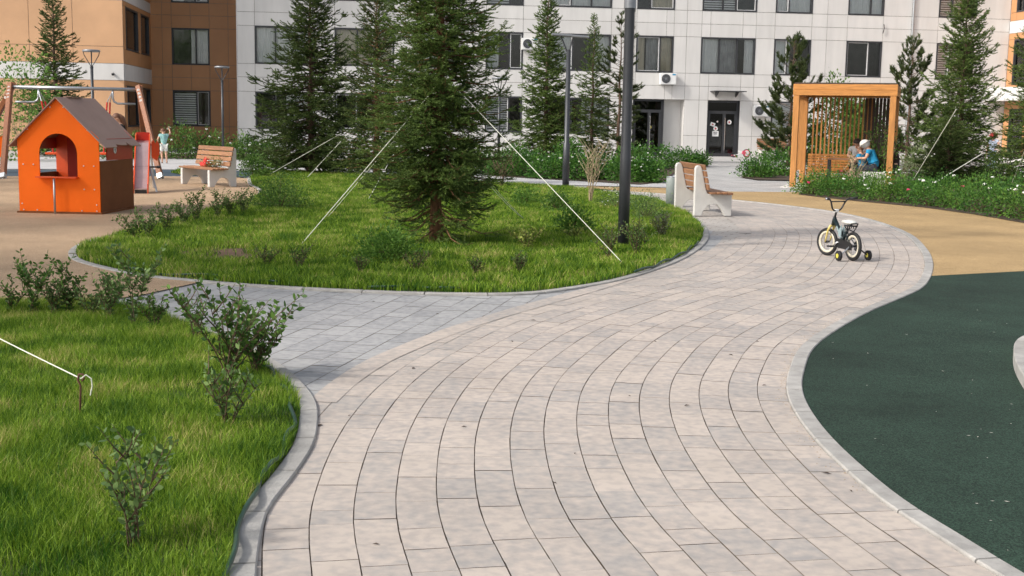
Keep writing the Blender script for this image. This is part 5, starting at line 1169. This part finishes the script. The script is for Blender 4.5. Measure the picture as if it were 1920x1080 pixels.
# boy: seen from behind/side, right arm raised
bq = G(308, 307)
person((bq.x, bq.y, .012), R(25), 1.17, 'small boy in pale turquoise T-shirt and white shorts raising one arm on the far walkway', stand(head=(-.01, .03, .915), elR=(.19, .0, .86), wrR=(.165, .06, .985), elL=(-.16, .05, .68), wrL=(-.15, .12, .60), knL=(-.05, .07, .29), anL=(-.05, .03, .05), knR=(.06, .0, .28), anR=(.065, -.05, .045)), cloth('turquoise_shirt', (.28, .50, .48)), cloth('white_shorts', (.7, .7, .66)), M_hairb, child=True)
gq = at(228, 300, 30.5)
person((gq.x, 30.5, .012), R(110), 1.66, 'girl with brown hair in a dark top looking down behind the playhouse roof', stand(head=(0, .05, .915), neck=(0, .02, .84), look=(0, 1, -.5)), cloth('black_top', (.02, .02, .02)), cloth('dark_jeans', (.03, .04, .07)), M_hairb, hairlen=.16, short=False, sleeves=1.9)
# gazebo people
p = gzp(1.5, 2.02); person((p.x, p.y, .012), R(161), 1.68, 'person in white top and dark trousers sitting behind the gazebo table', sit(.285, head=(0, .17, .70), neck=(0, .12, .64), wrL=(-.04, .26, .48), wrR=(.04, .26, .48), look=(0, 1, -.6)), cloth('white_top', (.6, .6, .6)), cloth('black_trousers', (.015, .015, .017)), M_hair, short=False)
p = gzp(2.05, .62); person((p.x, p.y, .012), R(62), 1.66, 'person in bright blue T-shirt and pale bucket hat sitting at the gazebo table', sit(.285, chest=(0, .05, .50), neck=(0, .12, .62), head=(0, .17, .69), shL=(-.11, .09, .58), shR=(.11, .09, .58), look=(0, 1, -.5)), cloth('bright_blue_shirt', (.01, .22, .42)), cloth('dark_shorts', (.02, .022, .03)), M_hair, hat=cloth('pale_hat', (.68, .64, .60)), short=False)
p = gzp(1.72, .95); person((p.x, p.y, .012), R(40), 1.3, 'child in turquoise T-shirt between the two adults at the gazebo table', sit(.33, look=(0, 1, -.3)), cloth('bright_blue_shirt', (.01, .22, .42)), cloth('dark_shorts', (.02, .022, .03)), M_hairb, child=True)
p = gzp(2.55, 1.15); person((p.x, p.y, .012), R(80), 1.6, 'person in dark brown clothes sitting at the right end of the gazebo table', sit(.285), cloth('dark_brown_jacket', (.04, .025, .02)), cloth('black_trousers', (.015, .015, .017)), M_hair, short=False, sleeves=1.9)
for q, (x, y) in enumerate([(2.55, 1.15), (1.72, .95), (1.5, 2.02)]):
    p = gzp(x, y); s = thing('stool', ['dark stool under the person in brown', 'dark stool under the child at the gazebo table', 'dark stool behind the gazebo table'][q], 'stool', p, R(-19)); m = MB(); m.box((0, 0, .43), (.36, .34, .035), None, 0, .01); m.build('seat', M_frame, s)
    for sx in (-1, 1):
        for sy in (-1, 1): m = MB(); m.box((sx*.14, sy*.13, .205), (.035, .035, .41)); m.build('leg', M_frame, s)
rq = G(1858, 322); person((rq.x, rq.y, .012), R(150), 1.45, 'child with red hat and blue and white clothes behind the right spruces', stand(elL=(-.17, .06, .68), wrL=(-.12, .14, .62)), cloth('white_blue_shirt', (.55, .62, .75)), cloth('light_blue_trousers', (.35, .42, .55)), M_hairb, hat=cloth('red_hat', (.5, .04, .05)), short=False, child=True)
# ================================================================== BICYCLES
def wheel(parent, c, R_, name, ax, tyre=M_black, rim=M_rim, spokes=18, rt=.022):
    m = MB(); m.ring(c, ax, R_-rt, rt, 40, 10); w = m.build(name, tyre, parent, True)
    m = MB(); ax = Vector(ax).normalized(); x, y = frame(ax); c = Vector(c); n = 40; vs = []
    for i in range(n):
        a = i*2*math.pi/n; d = x*c_(a)+y*s_(a)
        for rr_, dz in ((R_-rt*1.7, .013), (R_-rt*1.7, -.013), (R_-rt*3.1, -.011), (R_-rt*3.1, .011)): vs.append(c+d*rr_+ax*dz)
    m.add(vs, [(i*4+k, ((i+1) % n)*4+k, ((i+1) % n)*4+(k+1) % 4, i*4+(k+1) % 4) for i in range(n) for k in range(4)]); m.build('rim', rim, w, True)
    m = MB()
    for i in range(spokes):
        a = i*2*math.pi/spokes; a2 = a+(.5 if i % 2 else -.5); s = 1 if i % 4 < 2 else -1
        m.tube([c+(x*c_(a2)+y*s_(a2))*.017+ax*.02*s, c+(x*c_(a)+y*s_(a))*(R_-rt*3)], .0014, 4)
    m.build('spokes', M_chrome, w); m = MB(); m.tube([c-ax*.028, c+ax*.028], .016, 12); m.tube([c-ax*.045, c+ax*.045], .005, 8); m.build('hub', M_blkp, w, True); return w
fB, rB = G(1549, 480), G(1599, 490.5); hd_ = math.atan2(fB.y-rB.y, fB.x-rB.x); wb = .60; mid = (fB+rB)/2
bk = thing('childrens_bicycle', "small black child's bicycle with training wheels and pale yellow fork standing on the path", 'bicycle', (mid.x, mid.y, .008), hd_)
RW = .178; hx, rx = wb/2, -wb/2
wheel(bk, (rx, 0, RW), RW, 'wheel', (0, 1, 0))
st_a = R(14); fa = Vector((-s_(st_a), c_(st_a), 0)); wheel(bk, (hx, 0, RW), RW, 'wheel', fa)
hb_, ht_ = Vector((hx-.115, 0, .40)), Vector((hx-.15, 0, .50))
m = MB(); m.tube([hb_, ht_], .024, 12); m.tube([ht_-Vector((-.005, 0, .02)), (-.07, 0, .24), (-.05, 0, .21)], [.026, .028, .026], 12); m.tube([(-.06, 0, .2), (-.145, 0, .38)], .018, 10)
for s in (-1, 1): m.tube([(-.06, s*.02, .20), (rx, s*.042, RW)], .010, 8); m.tube([(-.12, s*.015, .34), (rx, s*.042, RW)], .009, 8)
m.build('frame', M_teal, bk, True)
m = MB(); m.box((-.0, -.029, .33), (.17, .003, .028), (0, R(-50), 0)); m.box((-.0, .029, .33), (.17, .003, .028), (0, R(-50), 0)); m.build('decal', M_decal, bk)
fx = Vector((c_(st_a), s_(st_a), 0)); fsd = fa
m = MB()
for s in (-1, 1): m.tube([hb_+Vector((.01, 0, -.01)), hb_+Vector((.012, 0, -.012))+fsd*s*.035, Vector((hx-.06, 0, .33))+fsd*s*.044, Vector((hx-.02, 0, RW+.04))+fsd*s*.042, Vector((hx, 0, RW))+fsd*s*.04], [.016, .017, .014, .011, .008], 10)
m.build('fork', M_yel, bk, True)
stt = ht_+Vector((-.03, 0, .085)); m = MB(); m.tube([ht_, stt], .013, 10); m.build('stem', M_blkp, bk, True); m = MB(); m.box(stt, (.05, .05, .04), None, 0, .012); m.build('stem_clamp', M_whitep, bk)
hbm = MB(); L_ = fsd; up = Vector((-.25, 0, 1)).normalized()
pts = [stt-L_*.26+up*.165-fx*.05, stt-L_*.17+up*.155-fx*.01, stt-L_*.125+up*.12, stt-L_*.07+up*.02, stt, stt+L_*.07+up*.02, stt+L_*.125+up*.12, stt+L_*.17+up*.155-fx*.01, stt+L_*.26+up*.165-fx*.05]
hbm.tube([Vector(p) for p in catmull(pts, .02)], .0105, 10); hbm.tube([stt-L_*.125+up*.12, stt+L_*.125+up*.12], .008, 8); hbo = hbm.build('handlebar', M_blkp, bk, True)
for s in (0, -1):
    a, b = pts[s], pts[1 if s == 0 else -2]; g = MB(); g.tube([a-(b-a)*.1, a+(b-a)*.85], .016, 12); g.build('grip', M_black, bk, True)
m = MB(); m.tube([pts[-1]+L_*.004-fx*.01, pts[-1]+L_*.012-fx*.01], .013, 10); m.ell(pts[-1]+L_*.015-fx*.012, .012, 10, 6); m.build('bell', M_chrome, bk, True)
m = MB(); m.tube([(-.145, 0, .38), (-.165, 0, .43)], .013, 10); m.build('seat_post', M_chrome, bk, True)
m = MB(); m.ell((-.20, 0, .465), (.11, .07, .032), 20, 8); m.ell((-.10, 0, .462), (.08, .032, .024), 16, 8); m.build('saddle', M_seat, bk, True)
m = MB()
for s in (-1, 1):
    m.tube([(-.12, s*.03, .425), (-.20, s*.045, .42), (-.29, s*.05, .43), (-.31, s*.045, .455)], .008, 6); m.tube([(-.29, s*.05, .43), (-.23, s*.04, .35), (-.16, s*.02, .37)], .007, 6)
    for q in range(3): m.tube([(-.16-.05*q, s*.045, .42), (-.18-.05*q, s*.04, .39)], .006, 5)
for q in range(4): m.tube([(-.15-.05*q, -.048, .424), (-.15-.05*q, .048, .424)], .006, 5)
m.tube([(-.31, -.045, .455), (-.31, .045, .455)], .008, 6); m.build('seat_carrier', M_blkp, bk)
m = MB(); m.prism([(rx-.05, RW-.045), (-.06, .135), (.01, .16), (.02, .21), (-.03, .255), (rx-.0, RW+.055), (rx-.05, RW+.03)], plane((0, .055, 0), (1, 0, 0), (0, 0, 1)), .012); m.build('chain_guard', M_blkp, bk)
m = MB(); m.prism([(-.05, .29), (.02, .27), (0, .36), (-.06, .43)], plane((0, .022, 0), (1, 0, 0), (0, 0, 1)), .006); m.prism([(-.05, .29), (.02, .27), (0, .36), (-.06, .43)], plane((0, -.022, 0), (1, 0, 0), (0, 0, 1)), .006); m.build('frame_plate', M_decal, bk)
m = MB(); m.ring((-.05, .045, .205), (0, 1, 0), .05, .006, 24, 6); m.tube([(-.05, -.06, .205), (-.05, .075, .205)], .009, 8); m.tube([(-.05, .075, .205), (.03, .08, .15)], .009, 8); m.tube([(-.05, -.06, .205), (-.13, -.065, .26)], .009, 8); m.build('crank', M_chrome, bk, True)
for p_ in ((.035, .115, .148), (-.135, -.10, .262)): m = MB(); m.box(p_, (.07, .065, .02), None, 0, .006); m.build('pedal', M_black, bk)
# rear fender arc and motorcycle-like dark disc
m = MB(); m.tube([(rx+.0, -.052, RW), (rx+.0, -.046, RW)], .062, 24); m.build('hub_cover', M_blkp, bk)
for s in (-1, 1):
    m = MB(); m.tube([(rx, s*.05, RW), (rx-.01, s*.085, RW-.03), (rx-.02, s*.185, .075), (rx-.02, s*.215, .068)], .009, 8); m.build('stabiliser_arm', M_steel if s > 0 else M_blkp, bk, True)
    m = MB(); m.tube([(rx-.02, s*.185, .068), (rx-.02, s*.19, .068), (rx-.02, s*.22, .068), (rx-.02, s*.225, .068)], [.052, .062, .062, .052], 24); w = m.build('training_wheel', M_black, bk, True); m = MB(); m.tube([(rx-.02, s*.182, .068), (rx-.02, s*.228, .068)], .028, 16); m.build('hub', M_ylw, w)
# pink bicycle lying by the entrance
pk = thing('childrens_bicycle', 'pink and white child bicycle lying on its side by the glazed entrance', 'bicycle', (*G(1385, 297).to_2d(), .05), R(8))
wheel(pk, (.42, .1, .2), .2, 'wheel', (.75, 1, .12), M_black, M_pink, 12); wheel(pk, (-.28, -.1, .06), .17, 'wheel', (.1, -.35, 1), M_black, M_pink, 12)
m = MB(); m.tube([(.42, .05, .2), (.15, 0, .26), (-.05, -.05, .14), (-.28, -.1, .1)], .02, 8); m.tube([(.15, 0, .26), (-.0, .12, .3)], .016, 8); m.build('frame', M_whitep, pk, True)
m = MB(); m.box((.25, .0, .22), (.2, .04, .16), (0, .3, .2), 0, .02); m.build('chain_guard', M_pink, pk)
m = MB(); m.tube([(-.05, .05, .3), (-.3, .0, .25), (-.55, -.1, .1)], .013, 8); m.tube([(-.55, -.25, .06), (-.5, .1, .2)], .013, 8); m.build('handlebar', M_blkp, pk)
# ================================================================== ROPES, PEGS, HOSES
def rope(name, a, b, label, r=.006, sag=.0, mt=None, extra=None, group=None):
    a, b = Vector(a), Vector(b); pts = []
    for i in range(9):
        u = i/8; p = a.lerp(b, u); p.z -= sag*4*u*(1-u); pts.append(p-b)
    m = MB(); m.tube(pts, r, 6); 
    if extra: m.tube([Vector(e)-b for e in extra], r, 6)
    o = m.build(name, mt or M_rope, None, False, b); tag(o, label, 'rope', group); return o
T1 = G(816, 460); Y1 = T1.y
rope('guy_rope', at(803, 180, Y1-.45), G(565, 458, .03), 'thick pale guy rope from the large spruce down to the left lawn', .006)
rope('guy_rope', at(806, 186, Y1-.42), G(612, 410, .03), 'thinner guy rope just right of the thick one, ending farther back', .004)
rope('guy_rope', at(868, 178, Y1-.42), G(1172, 498, .03), 'long taut guy rope from the large spruce down to the right past the lamp post', .0045)
for i, (a, b, lb) in enumerate([((870, 280), (985, 413), 'upper of the short guy ropes right of the large spruce'), ((880, 300), (978, 408), 'lower of the short guy ropes right of the large spruce')]): rope('guy_rope', at(a[0], a[1], Y1+1.0), G(b[0], b[1], .03), lb, .005, .05)
rope('guy_rope', at(700, 200, 33), G(574, 335, .03), 'thin guy rope crossing in front of the dark broad spruce', .007)
rope('guy_rope', at(640, 250, 34), G(500, 330, .03), 'short guy rope at the left foot of the dark broad spruce', .007)
rope('guy_rope', at(760, 250, 29), G(690, 375, .03), 'guy rope of the thin brownish spruce on the lawn', .006)
rope('guy_rope', at(1793, 205, 28), G(1703, 352, .15), 'steeper guy rope left of the airy spruce', .009)
rope('guy_rope', at(1842, 288, 30), G(1728, 358, .15), 'shallow guy rope crossing in front of the airy spruce', .009)
rope('guy_rope', at(1926, 270, 27), G(1893, 355, .15), 'guy rope at the right edge beside the cut off spruce', .008)
# peg and rope in the foreground lawn
pg0 = G(148, 790); pgt = at(152, 706, pg0.y)
m = MB(); q = pgt-pg0; m.tube([Vector((0, 0, -.1)), q*.8, q+Vector((-.018, 0, -.02)), q+Vector((-.012, 0, .012)), q+Vector((.010, 0, .014)), q+Vector((.016, 0, -.01)), q*.9+Vector((.006, 0, 0))], .006, 8); tag(m.build('iron_peg', M_rust, None, True, pg0), 'rusty hooked iron peg standing in the foreground lawn', 'peg')
far = at(-260, 500, pg0.y+1.3); rope('guy_rope', far, pgt+Vector((0, 0, -.012)), 'pale cord tied to the iron peg in the foreground lawn', .0035, .01, None, [pgt+Vector((0, 0, -.01)), pgt+Vector((.03, -.01, .012)), pgt+Vector((.058, -.01, -.008)), pgt+Vector((.062, -.01, -.05)), pgt+Vector((.05, -.01, -.10))])
h1 = catmull([G(x, y, .036).to_2d() for x, y in [(505, 690), (545, 742), (556, 800), (520, 872), (500, 900), (478, 940), (462, 985), (438, 1060), (425, 1110)]], .05)
def hose(line, label, wob=.012, r=.011):
    m = MB(); m.tube([Vector((p.x+wob*s_(i*.5), p.y+wob*c_(i*.37), .034+.012*(1+s_(i*.6)))) for i, p in enumerate(line)], r, 8); o = m.build('garden_hose', M_hose, None, True); tag(o, label, 'hose'); return o
hose([Vector((p.x-.02, p.y)) for p in h1], 'green garden hose lying along the kerb of the foreground lawn')
hose(catmull(Gs([(150, 478), (200, 500), (260, 514), (330, 523), (410, 526), (470, 531), (520, 538)]), .08), 'green garden hose along the left rim of the lawn island')
hose(catmull(Gs([(690, 547), (740, 548), (770, 540), (800, 547), (860, 551)]), .08), 'short green hose piece kinked at the front rim of the lawn island')
hose(catmull(Gs([(1190, 517), (1225, 506), (1245, 497), (1280, 481), (1308, 460)]), .08), 'dark hose along the right rim of the lawn island', .008, .012)
# drifted sand and grit along the foot of the right kerb, on the slabs
sg = MB(); rr = random.Random(9)
for i in range(900):
    k = rr.randrange(40, len(KR)-5); t_ = (KR[k+1]-KR[k]).normalized(); nn = Vector((-t_.y, t_.x)); d = abs(rr.gauss(0, .035))+.002
    p = KR[k]+nn*d; 
    if p.y > 16 or p.y < 4: continue
    a = rr.uniform(0, 6.3); L = rr.uniform(.002, .007); v = Vector((c_(a), s_(a), 0)); w_ = Vector((-v.y, v.x, 0)); q = Vector((p.x, p.y, .0095)); sg.add([q-v*L, q-w_*L*.6, q+v*L, q+w_*L*.6, q+Vector((0, 0, .003))], [(0, 1, 4), (1, 2, 4), (2, 3, 4), (3, 0, 4)])
struct(sg.build('grit', M_sand), 'stuff', 'fine grit lying along the foot of the right kerb', 'grit')
# scattered dry leaves and chips on the paving
lf = MB(); rr = random.Random(4)
for px, py in [(1078, 850), (1228, 640), (1433, 722), (1550, 887), (1595, 920), (870, 800), (655, 779), (600, 797), (1370, 665), (1180, 742), (960, 640), (775, 690), (1040, 905), (1288, 760), (705, 1020), (1420, 640), (1000, 600), (820, 588), (700, 565)]:
    p = G(px, py, .011); a = rr.uniform(0, 6.3); L = rr.uniform(.012, .03); d = Vector((c_(a), s_(a), 0)); n_ = Vector((-d.y, d.x, 0)); lf.add([p-d*L, p-n_*L*.35+Vector((0, 0, .004)), p+d*L, p+n_*L*.35+Vector((0, 0, .003))], [(0, 1, 2, 3)])
struct(lf.build('fallen_leaves', mat('dry_leaf', (.05, .03, .02), .9, .3)), 'stuff', 'small dry leaves and crumbs scattered over the paving', 'leaves')
lf = MB()
for i in range(46):
    p = G(rr.uniform(1540, 1900), rr.uniform(560, 1050), .0165); a = rr.uniform(0, 6.3); L = rr.uniform(.004, .014); d = Vector((c_(a), s_(a), 0)); n_ = Vector((-d.y, d.x, 0))
    if p.x > 1.9+.0: lf.add([p-d*L, p-n_*L*.4, p+d*L, p+n_*L*.4], [(0, 1, 2, 3)])
struct(lf.build('pale_chips', mat('pale_chip', (.5, .48, .42), .9, .2)), 'stuff', 'tiny pale chips scattered on the green rubber', 'chips')
